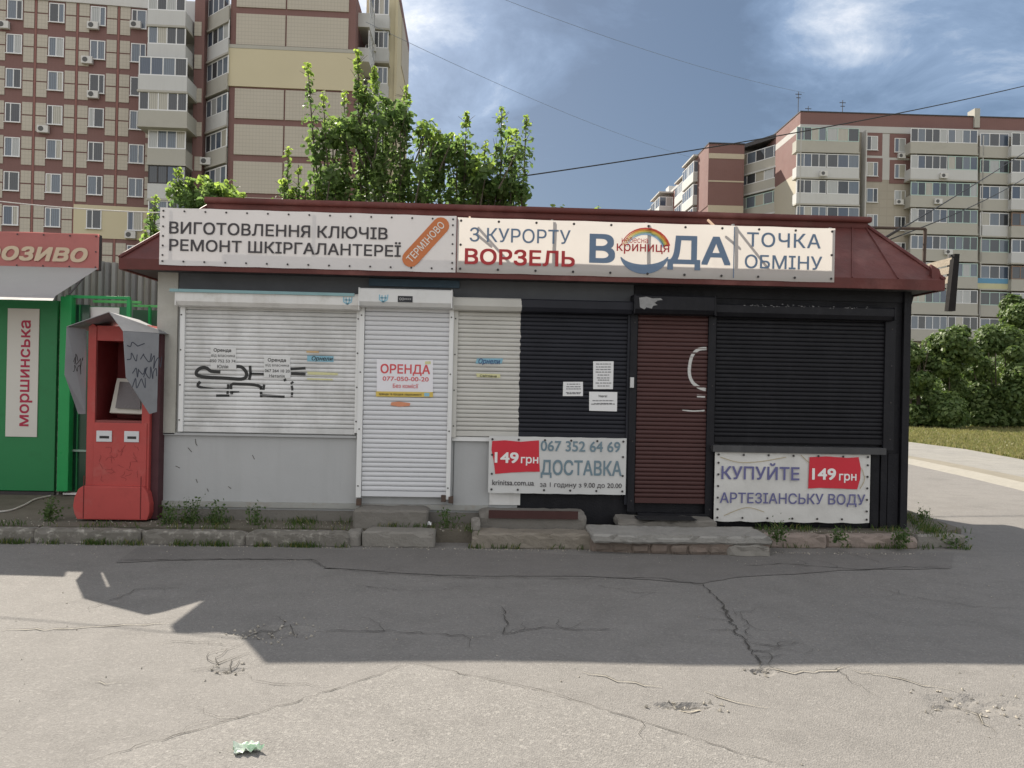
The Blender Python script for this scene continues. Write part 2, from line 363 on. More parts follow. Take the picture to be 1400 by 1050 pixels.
# road sheet: fine relief close by, plain beyond
def grid(x0, x1, y0, y1, step, zf):
    nx = int(round((x1 - x0) / step)) + 1; ny = int(round((y1 - y0) / step)) + 1
    xs = np.linspace(x0, x1, nx); ys = np.linspace(y0, y1, ny)
    vs = [(x, y, zf(x, y)) for y in ys for x in xs]
    fs = [(j * nx + i, j * nx + i + 1, (j + 1) * nx + i + 1, (j + 1) * nx + i) for j in range(ny - 1) for i in range(nx - 1)]
    return vs, fs
m_ = MB(); m_.add(*grid(-9.6, 9.6, 1.2, 7.5, .03, gh))
for x0, x1, y0, y1 in ((-40, -9.6, -25, 7.5), (9.6, 40, -25, 7.5), (-9.6, 9.6, -25, 1.2)): m_.quad((x0, y0, 0), (x1, y0, 0), (x1, y1, 0), (x0, y1, 0))
KR = [G(1180, 622), G(1240, 632.5), G(1320, 650), G(1400, 669), G(1520, 700)]          # road edge on the far right
lane = [(4.9, 7.5), (9.6, 7.5), (9.6, 9.5), (40, 9.5)]
road = m_.build('road', asph_a, kind='structure')
def gpoly(px, z=0.0): return [G(a, b, z) for a, b in px]
# the lane going off to the right behind the kiosk
e1 = [(p.x, p.y) for p in KR]
MB().quad((-60, 7.47, -.004), (90, 7.47, -.004), (90, 75, -.004), (-60, 75, -.004)).build('lane', asph_a, kind='structure')
# coarse newer asphalt wedge in the foreground, three-millimetre overlay
wb = [G(563, 908), G(480, 935), G(395, 962), G(300, 990), G(205, 1018), G(115, 1049), G(60, 1090), G(0, 1200), G(1500, 1200), G(1250, 1105), G(1075, 1049), G(900, 995), G(750, 948), G(640, 925)]
def pt_in(x, y, poly):
    c = False; n = len(poly)
    for i in range(n):
        a, b = poly[i], poly[i - 1]
        if (a.y > y) != (b.y > y) and x < (b.x - a.x) * (y - a.y) / (b.y - a.y) + a.x: c = not c
    return c
def overlay(name, poly, m, lift, **kw):
    """sheet lying on the asphalt: its outline filled, cut fine and laid on the relief"""
    bm = bmesh.new(); n = len(poly); pts = []
    for i in range(n):
        a, b = poly[i], poly[(i + 1) % n]; k = max(1, int((b - a).length / .12))
        for j in range(k):
            q = a.lerp(b, j / k); 
            if kw.get('wob', 1): q = q + Vector((random.uniform(-.012, .012), random.uniform(-.012, .012), 0))
            pts.append(q)
    f = bm.faces.new([bm.verts.new((p.x, p.y, 0)) for p in pts])
    x0, x1 = min(p.x for p in pts), max(p.x for p in pts); y0, y1 = min(p.y for p in pts), max(p.y for p in pts)
    st = .16
    for k in range(1, int((x1 - x0) / st) + 1):
        bmesh.ops.bisect_plane(bm, geom=bm.verts[:] + bm.edges[:] + bm.faces[:], plane_co=(x0 + k * st, 0, 0), plane_no=(1, 0, 0))
    for k in range(1, int((y1 - y0) / st) + 1):
        bmesh.ops.bisect_plane(bm, geom=bm.verts[:] + bm.edges[:] + bm.faces[:], plane_co=(0, y0 + k * st, 0), plane_no=(0, 1, 0))
    for v in bm.verts: v.co.z = gh(v.co.x, v.co.y) + lift
    bmesh.ops.recalc_face_normals(bm, faces=bm.faces)
    if sum(f.normal.z for f in bm.faces) < 0: bmesh.ops.reverse_faces(bm, faces=bm.faces[:])
    me = bpy.data.meshes.new(name); bm.to_mesh(me); bm.free(); me.materials.append(m)
    return link(name, me, kind='structure')
overlay('road_patch', wb, asph_b, .004)
overlay('road_patch', [G(160, 768), G(250, 765), G(430, 766), G(445, 778), G(600, 787), G(800, 790), G(960, 800), G(1010, 789), G(1150, 780), G(1300, 778), G(1305, 756), G(1030, 758), G(800, 760), G(640, 752), G(480, 752), G(190, 748)], asph_c, .0045)
# cracks: narrow dark ribbons laid just above the asphalt
crack_m = mat('crack_dark', (.062, .057, .050), 1, .2, 30, .5, 90)
edge_m = mat('broken_asphalt_edge', (.36, .33, .27), .95, .2, 30, .8, 90)
cr = MB(); pale = MB()
def crack(px, w=.012, jit=.012, branch=0, pale_side=0.0):
    P = [G(a, b) for a, b in px]; out = []
    for i in range(len(P) - 1):
        k = max(2, int((P[i + 1] - P[i]).length / .045))
        for j in range(k): out.append(P[i].lerp(P[i + 1], j / k) + Vector((random.gauss(0, jit), random.gauss(0, jit), 0)))
    out.append(P[-1]); n = len(out)
    for q in out: q.z = gh(q.x, q.y) + .0085
    ws = [max(.001, .72 * w * (.35 + 1.1 * abs(math.sin(i * .61 + px[0][0])) * random.uniform(.3, 1)) * min(1, i / 4 + .1, (n - 1 - i) / 4 + .1)) for i in range(n)]
    ribbon(cr, out, ws, nrm=(0, 0, 1))
    if pale_side:
        o2 = [q + Vector((0, -w * .8, -.002)) for q in out]; ribbon(pale, o2, [v * pale_side * .6 for v in ws], nrm=(0, 0, 1))
    for _ in range((branch * 2 + 2) // 3 if branch else 0):
        i = random.randrange(2, n - 2); a = random.uniform(0, 6.28); q = out[i]; br = [q]
        for j in range(random.randrange(4, 9)): a += random.choice((-.9, -.4, .1, .5, .9)) * .8; br.append(br[-1] + Vector((math.cos(a) * .05, math.sin(a) * .05, 0)))
        for q in br: q.z = gh(q.x, q.y) + .0085
        ribbon(cr, br, [w * .3 * (1 - j / len(br)) + .001 for j in range(len(br))], nrm=(0, 0, 1))
crack([(0, 862), (70, 862), (125, 857), (190, 852), (235, 851)], .010, pale_side=1.5)
crack([(160, 765), (300, 765), (425, 767), (445, 778), (520, 785), (640, 791), (700, 791), (780, 793), (900, 793), (960, 802), (985, 825), (1000, 850)], .013, .008, 4)
crack([(110, 835), (150, 820), (190, 803), (260, 803)], .008, branch=3)
crack([(985, 825), (995, 845), (1010, 868), (1028, 890), (1040, 912)], .017, .015, 9)
crack([(1000, 835), (1018, 852), (1022, 870), (1014, 880)], .008, .015, 4)
crack([(1028, 880), (1060, 884), (1100, 880)], .012, branch=4)
crack([(1040, 912), (1080, 918), (1130, 917), (1160, 910)], .012, branch=3, pale_side=2)
crack([(1160, 915), (1210, 925), (1260, 937), (1310, 948)], .008, pale_side=2)
crack([(1015, 774), (1070, 771), (1120, 775), (1180, 780), (1240, 776), (1300, 777)], .013, .008, 2)
crack([(1130, 748), (1170, 760), (1215, 774)], .008)
crack([(685, 830), (695, 850), (690, 870), (740, 860), (780, 862), (850, 863)], .012, branch=5)
crack([(420, 863), (540, 866), (680, 875)], .010, .015, 3)
crack([(250, 919), (285, 914), (312, 902), (330, 896)], .014, branch=2)
crack([(285, 914), (310, 919), (335, 919)], .018, branch=2)
crack([(335, 919), (340, 930), (400, 936), (450, 938)], .006)
crack([(127, 934), (145, 937), (172, 934)], .010, pale_side=2)
crack([(795, 920), (850, 934), (905, 940)], .008, pale_side=3)
crack([(905, 964), (940, 972), (975, 965)], .028, .004, pale_side=1.5)
crack([(965, 945), (1000, 960), (1050, 967)], .008, pale_side=3)
crack([(563, 908), (480, 935), (395, 962), (300, 990), (205, 1018), (115, 1049)], .007, .008, 3)
crack([(563, 908), (640, 925), (750, 948), (900, 995), (1075, 1049)], .007, .005, 1)
crack([(320, 865), (360, 858), (418, 853)], .012, .01, 3)
crack([(1300, 960), (1320, 975), (1345, 985), (1360, 1000)], .009, .03, 3, pale_side=3)
crack([(1180, 800), (1250, 815), (1330, 828), (1400, 832)], .008, branch=3)
crack([(800, 800), (860, 812), (930, 815)], .007, branch=3)
crack([(200, 880), (240, 876), (330, 880)], .007)
crack([(480, 800), (560, 812), (640, 806)], .006, branch=3)
cr.build('road_cracks', crack_m, kind='structure')
pale.build('road_crack_edges', edge_m, kind='structure')
# loose grit and rubble in the potholes
def pebble(mb, c, r):
    a = [Vector((random.gauss(0, 1), random.gauss(0, 1), random.gauss(0, 1))).normalized() for _ in range(6)]
    o = [(1, 0, 0), (-1, 0, 0), (0, 1, 0), (0, -1, 0), (0, 0, 1), (0, 0, -1)]
    mb.add([Vector(c) + (Vector(o[i]) * .8 + a[i] * .35) * r for i in range(6)], [(0, 2, 4), (2, 1, 4), (1, 3, 4), (3, 0, 4), (2, 0, 5), (1, 2, 5), (3, 1, 5), (0, 3, 5)])
gr = MB()
for cx, cy, rx, ry, d in POTS:
    for _ in range(int(34 * rx / .2)):
        x, y = cx + random.gauss(0, rx * .6), cy + random.gauss(0, ry * .8); pebble(gr, (x, y, gh(x, y) + .004), random.uniform(.004, .016))
for _ in range(700):
    x = random.uniform(-6, 7); y = random.choice((random.uniform(2.2, 7.3), random.gauss(7.15, .12))); 
    if y > 7.35: continue
    pebble(gr, (x, y, gh(x, y) + .003), random.uniform(.002, .008))
for _ in range(900):
    x = random.uniform(-5.5, 4.6); y = random.choice((7.40 + random.gauss(0, .03), random.uniform(7.6, 8.05))); pebble(gr, (x, y, (.0 if y < 7.5 else .131) + .004), random.uniform(.003, .011))
gr.build('gravel', mat('pale_grit', (.36, .33, .28), .95, .3, 20), kind='stuff')

# right: lane kerb, path, lawn
def off(P, d):           # shift an edge away from the camera
    out = []
    for i, p in enumerate(P):
        t = (P[min(i + 1, len(P) - 1)] - P[max(i - 1, 0)]).normalized(); n = Vector((-t.y, t.x, 0)); n = n if n.x > 0 else -n; out.append(p + n * d)
    return out
KR2 = [KR[0] + (KR[0] - KR[1]).normalized() * 18] + KR + [KR[-1] + (KR[-1] - KR[-2]).normalized() * 20]
def strip(P, Q, z, z0=None):
    mb = MB(); n = len(P); vs = [(p.x, p.y, z) for p in P] + [(q.x, q.y, z) for q in Q]
    fs = [(i, i + 1, n + i + 1, n + i) for i in range(n - 1)]
    if z0 is not None:
        vs += [(p.x, p.y, z0) for p in P]; fs += [(2 * n + i, 2 * n + i + 1, i + 1, i) for i in range(n - 1)]
    return mb.add(vs, fs)
def slope_strip(P, Q, z0, z1):
    mb = MB(); n = len(P); return mb.add([(p.x, p.y, z0) for p in P] + [(q.x, q.y, z1) for q in Q], [(i, i + 1, n + i + 1, n + i) for i in range(n - 1)])
kb_ = slope_strip(off(KR2, -.12), off(KR2, .10), -.006, .045); q_ = slope_strip(off(KR2, .10), off(KR2, .22), .045, .072); kb_.add(q_.v, q_.f)
kerb2 = kb_.build('kerb', mat('pale_kerb', (.27, .255, .22), .9, .2, 8, .8, 60), kind='structure')
slope_strip(off(KR2, .22), off(KR2, .75), .072, .06).build('verge', mat('dusty_verge', (.21, .19, .15), .95, .25, 3, .5, 60), kind='structure')
def path_edge(k):
    a = [G(1180, 612 - k), G(1240, 606.5), G(1320, 617), G(1400, 632), G(1520, 655)]
    return a
PE = path_edge(0); PE2 = [PE[0] + (PE[0] - PE[1]).normalized() * 18] + PE + [PE[-1] + (PE[-1] - PE[-2]).normalized() * 20]
strip(off(KR2, .75), PE2, .060).build('path', asphalt('path_asphalt', (.23, .222, .205), (.33, .32, .3), .3, (.26, .25, .225)), kind='structure')
fr = [Vector((p.x + 14, p.y + 45, 0)) for p in PE2]; fr[0] = Vector((-60, 70, 0)); fr[-1] = Vector((90, 60, 0))
grass_m = mat('dry_grass_ground', (.20, .18, .065), .95, .3, .8, .8, 30, col2=(.13, .15, .045), c2s=.7, c2t=.52)
strip(PE2, fr, .063).build('lawn', grass_m, kind='structure')

# platform the kiosks stand on
ZP = .13
pf = MB().vprism([(-14, 7.62), (-3.9, 7.62), (4.78, 7.86), (5.25, 8.15), (5.35, 9.3), (5.15, 12.5), (-14, 12.5)], -.01, ZP)
pf.build('pavement', soil, kind='structure')

def rough_block(name, x0, x1, y0, y1, z0, z1, m, parent=None, cut=.07, amp=.006, chip=.018, **kw):
    """weathered concrete: a box cut fine, knocked about at its corners"""
    bm = bmesh.new(); bmesh.ops.create_cube(bm, size=1)
    for v in bm.verts: v.co = ((x0 + x1) / 2 + v.co.x * (x1 - x0), (y0 + y1) / 2 + v.co.y * (y1 - y0), (z0 + z1) / 2 + v.co.z * (z1 - z0))
    bmesh.ops.bevel(bm, geom=bm.edges[:], offset=min(.018, (z1 - z0) * .3), segments=1, affect='EDGES')
    for ax, a, b in ((0, x0, x1), (1, y0, y1), (2, z0, z1)):
        k = int((b - a) / cut)
        for i in range(1, k + 1):
            co = [0, 0, 0]; no = [0, 0, 0]; co[ax] = a + (b - a) * i / (k + 1); no[ax] = 1
            bmesh.ops.bisect_plane(bm, geom=bm.verts[:] + bm.edges[:] + bm.faces[:], plane_co=co, plane_no=no)
    from mathutils import noise as nz
    for v in bm.verts:
        c = v.co.copy(); q = nz.noise_vector(c * 4.0) * amp * .9 + nz.noise_vector(c * 19.0) * amp * 1.0
        e = (c.z > z1 - .03) and (c.y < y0 + .03 or c.x < x0 + .03 or c.x > x1 - .03)
        if e and nz.noise(c * 7 + Vector((3, 1, 2))) > .15: q -= Vector((0, -1, 1)) * chip
        v.co += q
        if z0 <= .02 and c.z < z0 + .001: v.co.z = z0 - .01
    me = bpy.data.meshes.new(name); bm.to_mesh(me); bm.free(); me.materials.append(m)
    return link(name, me, parent, **kw)

# the front kerb: stones as parts
kerb = MB().box(-14, -3.8, 7.56, 7.62, -.01, .08).build('kerb', kerb_m, kind='structure')
xs = [-12.0, -10.6, -9.2, -7.9, -6.6, -5.35, -4.2, G(197, 742).x, G(340, 743).x, G(482, 743).x]
for i in range(len(xs) - 1):
    rough_block('kerb_stone', xs[i] + .004, xs[i + 1] - .004, 7.43 + random.uniform(-.01, .01), 7.57, -.01, .135 + random.uniform(-.012, .01), kerb_m, kerb)
rk = MB().box(G(1032, 748).x, 4.7, 7.84, 7.90, -.01, .07).build('kerb', soil, kind='structure')
pinky = mat('pinkish_kerb_stone', (.27, .22, .19), .95, .25, 9, 1.0, 40, dirt=.4, dirtcol=(.13, .12, .1), ds=6)
for (a, b, y, m) in ((1034, 1128, 748, pinky), (1130, 1250, 748, pinky), (1252, 1318, 748, conc_l)):
    pa, pb = G(a, y), G(b, y); rough_block('kerb_stone', pa.x, pb.x, pa.y - .01, pa.y + .16, -.01, .125, m, rk, amp=.009)

# ------------------------------------------------------------------ kiosk
YF = 8.10; YB = 11.65
XL, XS, XR = U(218, 500, YF).x, U(711, 500, YF).x, U(1240, 500, YF).x
ZE = 2.74
kiosk = thing('kiosk', ((XL + XR) / 2, (YF + YB) / 2, ZP), 'long single-storey kiosk, left half grey and white, right half painted black, with maroon roof', 'kiosk')
zx = lambda px, py, Y=YF: (U(px, py, Y).x, U(px, py, Y).z)
MB().box(XL, XS - .001, YF, YB, ZP, ZE).build('wall', grey_wall, kiosk, label='grey left half wall')
MB().box(XS + .001, XR, YF, YB, ZP, ZE).build('wall', black_wall, kiosk, label='black right half wall')
# corner post, seams and ledge on the left
x1 = U(243, 500, YF).x; zs = U(240, 594, YF).z
MB().box(XL - .02, x1, YF - .035, YF + .1, zs, ZE).build('corner_post', post_m, kiosk, bevel=.006)
zl0, zl1 = U(350, 696, YF).z, U(350, 686, YF).z
MB().box(XL - .015, XS - .3, YF - .03, YF + .01, zl0 + .02, zl1).build('base_ledge', mat('rusty_grey_ledge', (.32, .32, .30), .7, .15, 6, .2, 40, dirt=.35, dirtcol=(.22, .15, .08), ds=9), kiosk, bevel=.004)
MB().box(XL - .01, U(668, 700, YF).x, YF - .012, YF - .001, ZP - .02, zl0 - .005).build('plinth', conc, kiosk)
for px in (620,): 
    x = U(px, 640, YF).x; MB().box(x - .004, x + .004, YF - .006, YF - .001, zl1, zs - .02).build('panel_seam', mat('seam_dark', (.12, .12, .12), .8), kiosk)
zsill = U(365, 594, YF).z
MB().box(XL, U(488, 600, YF).x, YF - .035, YF - .001, zsill - .02, zsill + .004).build('sill', grey_wall, kiosk, bevel=.003)
MB().box(U(618, 600, YF).x, U(858, 600, YF).x, YF - .035, YF - .001, U(740, 603, YF).z - .012, U(740, 600, YF).z + .01).build('sill', rail_w, kiosk, bevel=.003)
# lintel band under the roof
MB().box(x1 + .001, U(866, 400, YF).x, YF - .02, YF - .001, U(500, 404, YF).z, ZE).build('lintel', lintel_m, kiosk)
MB().box(U(867, 400, YF).x, XR, YF - .02, YF - .001, U(1000, 408, YF).z, ZE).build('lintel', black_p, kiosk)
teal = mat('faded_teal_strip', (.22, .36, .38), .5, .15, 6)
blue_dk = mat('faded_dark_blue', (.06, .10, .14), .6, .2, 6)
MB().box(U(243, 400, YF).x, U(489, 400, YF).x, YF - .21, YF - .19, U(365, 402, YF - .2).z, U(365, 398, YF - .2).z).build('trim_strip', teal, kiosk)
MB().box(U(505, 400, YF).x, U(628, 400, YF).x, YF - .05, YF - .021, U(565, 393, YF).z, U(565, 383, YF).z).build('trim_strip', blue_dk, kiosk)

def split_paint():
    m = bpy.data.materials.new('half_white_half_black_paint'); m.use_nodes = True; nt = m.node_tree; N = nt.nodes.new; L = nt.links.new
    p = nt.nodes['Principled BSDF']; p.inputs['Roughness'].default_value = .5; p.inputs['Specular IOR Level'].default_value = .2
    g = N('ShaderNodeNewGeometry'); s = N('ShaderNodeSeparateXYZ'); L(g.outputs['Position'], s.inputs[0])
    cb = N('ShaderNodeCombineXYZ'); L(s.outputs[2], cb.inputs[0])
    n = N('ShaderNodeTexNoise'); n.inputs['Scale'].default_value = 14; n.inputs['Detail'].default_value = 4; L(cb.outputs[0], n.inputs[0])
    ma = N('ShaderNodeMath'); ma.operation = 'MULTIPLY_ADD'; L(n.outputs[0], ma.inputs[0]); ma.inputs[1].default_value = .05; L(s.outputs[0], ma.inputs[2])
    gt = N('ShaderNodeMath'); gt.operation = 'GREATER_THAN'; L(ma.outputs[0], gt.inputs[0]); gt.inputs[1].default_value = U(711, 500, YF - .05).x + .022
    d = N('ShaderNodeTexNoise'); d.inputs['Scale'].default_value = 3; d.inputs['Detail'].default_value = 9; L(g.outputs['Position'], d.inputs[0])
    w = N('ShaderNodeMix'); w.data_type = 'RGBA'; L(d.outputs[0], w.inputs[0]); w.inputs[6].default_value = (.60, .59, .55, 1); w.inputs[7].default_value = (.44, .43, .40, 1)
    b = N('ShaderNodeMix'); b.data_type = 'RGBA'; L(d.outputs[0], b.inputs[0]); b.inputs[6].default_value = (.011, .012, .016, 1); b.inputs[7].default_value = (.028, .029, .038, 1)
    x = N('ShaderNodeMix'); x.data_type = 'RGBA'; L(gt.outputs[0], x.inputs[0]); L(w.outputs[2], x.inputs[6]); L(b.outputs[2], x.inputs[7]); L(x.outputs[2], p.inputs['Base Color'])
    return m
split_m = split_paint()
def slat_mesh(w, pitch, m):
    pr = [(0, 0), (-.006, .004), (-.0105, pitch * .3), (-.011, pitch * .55), (-.007, pitch * .86), (0, pitch * .94), (.004, pitch * .94), (.004, 0)]
    n = len(pr); vs = [(-w / 2, y, z) for y, z in pr] + [(w / 2, y, z) for y, z in pr]
    fs = [(i, (i + 1) % n, (i + 1) % n + n, i + n) for i in range(n)] + [tuple(range(n - 1, -1, -1)), tuple(range(n, 2 * n))]
    return MB().add(vs, fs).mesh('slat', m)
def shutter(label, curt, box, rails, pitch, ms, mbx, mrl, protr=.19, yc=YF - .03, bar=.06, barm=None):
    """curt: pixels x0,x1,ytop,ybottom of the curtain; box: pixels of the housing; rails: pixel spans and end heights"""
    x0, x1, yt, yb = curt; xm = (x0 + x1) / 2; ym = (yt + yb) / 2
    X0, X1 = U(x0, ym, yc).x, U(x1, ym, yc).x; Z1, Z0 = U(xm, yt, yc).z, U(xm, yb, yc).z
    bx0, bx1, by0, by1 = box; YB_ = YF - protr
    BX0, BX1 = U(bx0, by0, YB_).x, U(bx1, by0, YB_).x; BZ1, BZ0 = U((bx0 + bx1) / 2, by0, YB_).z, U((bx0 + bx1) / 2, by1, YB_).z
    r = .05
    prof = [(YF - .001, BZ1), (YB_ + .012, BZ1), (YB_, BZ1 - .012), (YB_, BZ0 + r), (YB_ + .03, BZ0 + .01), (YB_ + .07, BZ0), (YF - .001, BZ0)]
    k = len(prof); mb = MB().add([(BX0, y, z) for y, z in prof] + [(BX1, y, z) for y, z in prof], [(i, i + k, (i + 1) % k + k, (i + 1) % k) for i in range(k)] + [tuple(range(k)), tuple(range(2 * k - 1, k - 1, -1))])
    root = mb.build('roller_shutter', mbx, kiosk, label=label)
    # end caps of the housing
    for x in (BX0, BX1):
        MB().box(x - .006, x + .006, YB_ - .004, YF - .002, BZ0 + .004, BZ1 + .004).build('end_cap', mbx, root, bevel=.002)
    n = int((Z1 - Z0 - bar) / pitch) + 1; sm = slat_mesh(X1 - X0, pitch, ms)
    for i in range(n):
        link('slat', sm, root, loc=((X0 + X1) / 2 + random.uniform(-.002, .002), yc + random.uniform(-.0012, .0012) + .002 * math.sin(i * .7), Z0 + bar + i * pitch)).rotation_euler = (random.gauss(0, .035), random.gauss(0, .0006), 0)
    MB().box(X0, X1, yc - .014, yc + .006, Z0, Z0 + bar - .004).build('bottom_bar', barm or ms, root, bevel=.003)
    for a, b, zb in rails:
        A, B = U(a, ym, yc - .03).x, U(b, ym, yc - .03).x; Zb = U(a, zb, yc - .03).z
        rl = MB().box(A, B, yc - .035, YF - .002, Zb, BZ0 + .01).build('guide_rail', mrl, root, bevel=.004)
    sc = MB()
    for a, b, zb in rails:
        A = U((a + b) / 2, ym, yc).x; Zb = U(a, zb, yc - .03).z
        k = 4
        for i in range(k): sc.disc((A, yc - .036, Zb + .12 + (BZ0 - Zb - .2) * i / (k - 1)), .008, 8, .004)
    sc.build('screws', dark_steel, root)
    return root, (X0, X1, Z0, Z1, yc)
s1, c1 = shutter('wide grey-white shutter with sprayed black graffiti', (252, 487, 424, 592), (240, 491, 399, 421), [(245, 251.5, 590), (486, 492, 592)], .0445, white_sh, white_box, rail_w)
s2, c2 = shutter('clean white door shutter', (497, 612, 423, 679), (491, 618, 395, 420), [(489, 496, 680), (612, 618, 683)], .049, mat('white_door_slats', (.62, .625, .64), .4, .06, 3, dirt=.1, dirtcol=(.5, .5, .5), streak=.08, ds=3), mat('white_door_box', (.64, .64, .63), .45, .08, 3, dirt=.2, dirtcol=(.45, .43, .4), ds=5), rail_w, protr=.24, yc=YF - .06)
s3, c3 = shutter('shutter painted white on its left part and black on its right', (625, 857, 428, 598), (620, 867, 409, 427), [(618, 625, 598), (857, 866, 690)], .0445, split_m, split_m, split_m, protr=.16)
s4, c4 = shutter('dark maroon door shutter with a white sprayed ring', (870, 966, 431, 688), (868, 978, 404, 430), [(860, 869.5, 700), (966.5, 977, 712)], .0445, mat('maroon_slats', (.066, .028, .026), .5, .2, 3, dirt=.2, dirtcol=(.05, .025, .022), ds=4, streak=.2), black_p, black_p, protr=.22, yc=YF - .05)
s5, c5 = shutter('wide black shutter', (978, 1209, 437, 606), (979, 1224, 418, 436), [(1209, 1223, 616)], .0445, black_p, black_p, black_p, protr=.16)
# housing peeled paint, logos
pw = mat('peeled_white_patch', (.26, .26, .26), .6, .3, 30, .2, 60)
def blotch(px, Y, m, parent, name):
    P = [U(a, b, Y) for a, b in px]; return MB().prism([(p.x, p.z) for p in P][::-1], Y, Y + .003).build(name, m, parent)
blotch([(874, 407), (884, 405.5), (892, 408), (903, 407.5), (906, 410), (899, 411), (895, 414), (899, 417), (893, 418), (891, 422), (884, 420), (881, 423), (875, 420)], YF - .223, pw, s4, 'peeled_paint')
pm = MB()
for k in range(45):
    q = U(random.uniform(1025, 1195), 0, YF - .163); z = U(1110, random.gauss(419.5, .8) + 0, YF - .163).z; w = random.uniform(.003, .02); pm.box(q.x, q.x + w, YF - .164, YF - .1605, z, z + random.uniform(.002, .006))
pm.build('peeled_paint', pw, s5)
logo = mat('faded_blue_logo', (.25, .47, .58), .5, .1, 9)
for (px, py, Y, par) in ((475, 411, YF - .193, s1), (524, 408, YF - .243, s2)):
    mb = MB(); sc_ = .0065
    for pts in ([(-6, 6), (-6, -2), (0, -6)], [(-2, 5), (-2, -2), (0, -6)], [(3, 5), (3, -1), (0, -6)], [(7, 6), (6, -2), (0, -6)], [(-5, 1), (6, 1)]):
        c = U(px, py, Y); ribbon(mb, [(c.x + a * sc_, Y, c.z + b * sc_) for a, b in pts], .012)
    mb.build('maker_mark', logo, par)
c = U(554, 409, YF - .243); mb = MB().box(c.x - .075, c.x + .075, c.y - .002, c.y + .002, c.z - .032, c.z + .032); pl = mb.build('maker_plate', mat('plate_black', (.03, .03, .035), .5), s2, loc=None)
text('OO▪▪▪▪▪' if False else 'OO====', (c.x - .06, c.y - .0035, c.z - .012), (1, 0, 0), (0, 0, 1), .12, .026, mat('plate_print', (.5, .5, .5), .6), s2)
# graffiti on the wide shutter
def px_line(pts, Y, n=5): return smooth_line([U(a, b, Y) for a, b in pts], n)
YG = c1[4] - .0125
gf = MB(); sp = mat('black_spray_paint', (.035, .035, .035), .6, .25, 60)
def z(a, b): return (220 + a / 4.375, 380 + b / 4.375)
for pts, w in (([z(355, 562), z(300, 558), z(275, 540), z(240, 538), z(213, 560), z(222, 585), z(300, 595), z(400, 600), z(480, 605), z(510, 590), z(508, 560), z(480, 532), z(445, 530)], .030),
               ([z(533, 525), z(535, 570), z(528, 608)], .024), ([z(535, 572), z(615, 574)], .02), ([z(775, 545), z(865, 540)], .024), ([z(778, 572), z(865, 576)], .026),
               ([z(235, 620), z(220, 645), z(260, 660), z(330, 668), z(400, 668)], .026), ([z(403, 635), z(398, 700)], .022), ([z(330, 704), z(410, 702)], .022),
               ([z(425, 700), z(420, 640), z(470, 635), z(560, 640), z(605, 655)], .026), ([z(425, 680), z(468, 676)], .024), ([z(598, 655), z(600, 712)], .024), ([z(617, 638), z(612, 680)], .022),
               ([z(595, 700), z(660, 705), z(740, 710)], .024), ([z(782, 645), z(786, 672), z(782, 712)], .02), ([z(780, 622), z(788, 632)], .03), ([z(738, 604), z(745, 616)], .024)):
    ribbon(gf, px_line(pts, YG, 3), w * 1.15)
gf.build('graffiti', sp, s1)
# scrawl on the lower wall
sc_ = MB()
for pts in ([(267, 600), (268, 607), (270, 609)], [(257, 612), (262, 618)], [(240, 637), (246, 640)], [(268, 655), (270, 660)], [(312, 665), (316, 668)], [(345, 622), (348, 628)], [(283, 668), (285, 672)]):
    ribbon(sc_, px_line(pts, YF - .004), .007)
sc_.build('scuff_marks', mat('scuff', (.10, .09, .08), .8), kiosk)
# white sprayed ring on the maroon door
rg = MB(); wsp = mat('white_spray', (.50, .50, .48), .6, .35, 50)
YR = c4[4] - .0125
def z4(a, b): return (850 + a / 3.0875, 400 + b / 3.0875)
ribbon(rg, px_line([z4(358, 236), z4(325, 240), z4(300, 262), z4(288, 300), z4(286, 345), z4(300, 380), z4(330, 402), z4(355, 410)], YR), .034)
ribbon(rg, px_line([z4(318, 436), z4(352, 438)], YR), .030); ribbon(rg, px_line([z4(255, 496), z4(300, 500), z4(350, 498)], YR), [.006, .010, .012, .014, .014, .014, .014, .014, .014, .016, .016][:11])
rg.build('graffiti', wsp, s4)
# lock, hinge plates
c = U(864, 523, YF - .11); MB().box(c.x - .02, c.x + .02, c.y - .01, c.y + .02, c.z - .055, c.z + .055).build('lock_plate', mat('pale_metal', (.5, .5, .5), .4, metal=.5), kiosk, bevel=.004)
for px, py in ((491, 686), (607, 681), (617, 683)):
    c = U(px, py, YF - .1); MB().box(c.x - .03, c.x + .02, c.y - .01, c.y + .05, c.z - .04, c.z + .03).build('lock_bracket', rust, kiosk, bevel=.006)
# sill under black shutter, vertical boards of the right end
YS = YF - .16; a, b = U(975, 612, YS), U(1212, 616, YS)
MB().box(a.x, b.x, YS, YF - .001, U(1095, 620, YS).z, U(1095, 611, YS).z).build('sill', mat('grey_black_sill', (.06, .06, .062), .5, .3, 6, streak=.3, dirtcol=(.12, .12, .12)), kiosk, bevel=.004)
xa = U(1224, 600, YF).x; bx = xa
xb0 = U(1212, 640, YF).x
for i, (p0, p1, d) in enumerate(((1191, 1203, .018), (1204, 1213, .03), (1214, 1229, .022), (1230, 1240, .05))):
    q0, q1 = U(p0, 560, YF).x, U(p1, 560, YF).x; zt = ZE if p0 > 1220 else U(1200, 620, YF).z
    MB().box(q0 + .002, q1 - .002, YF - d, YF - .001, ZP + .01, zt).build('board', black_wall, kiosk, bevel=.003)
q0, q1 = U(978, 560, YF).x, U(1190, 560, YF).x
n = 9
for i in range(n):
    MB().box(q0 + (q1 - q0) * i / n + .003, q0 + (q1 - q0) * (i + 1) / n - .003, YF - .014, YF - .001, ZP + .01, U(1080, 622, YF).z).build('board', black_wall, kiosk)
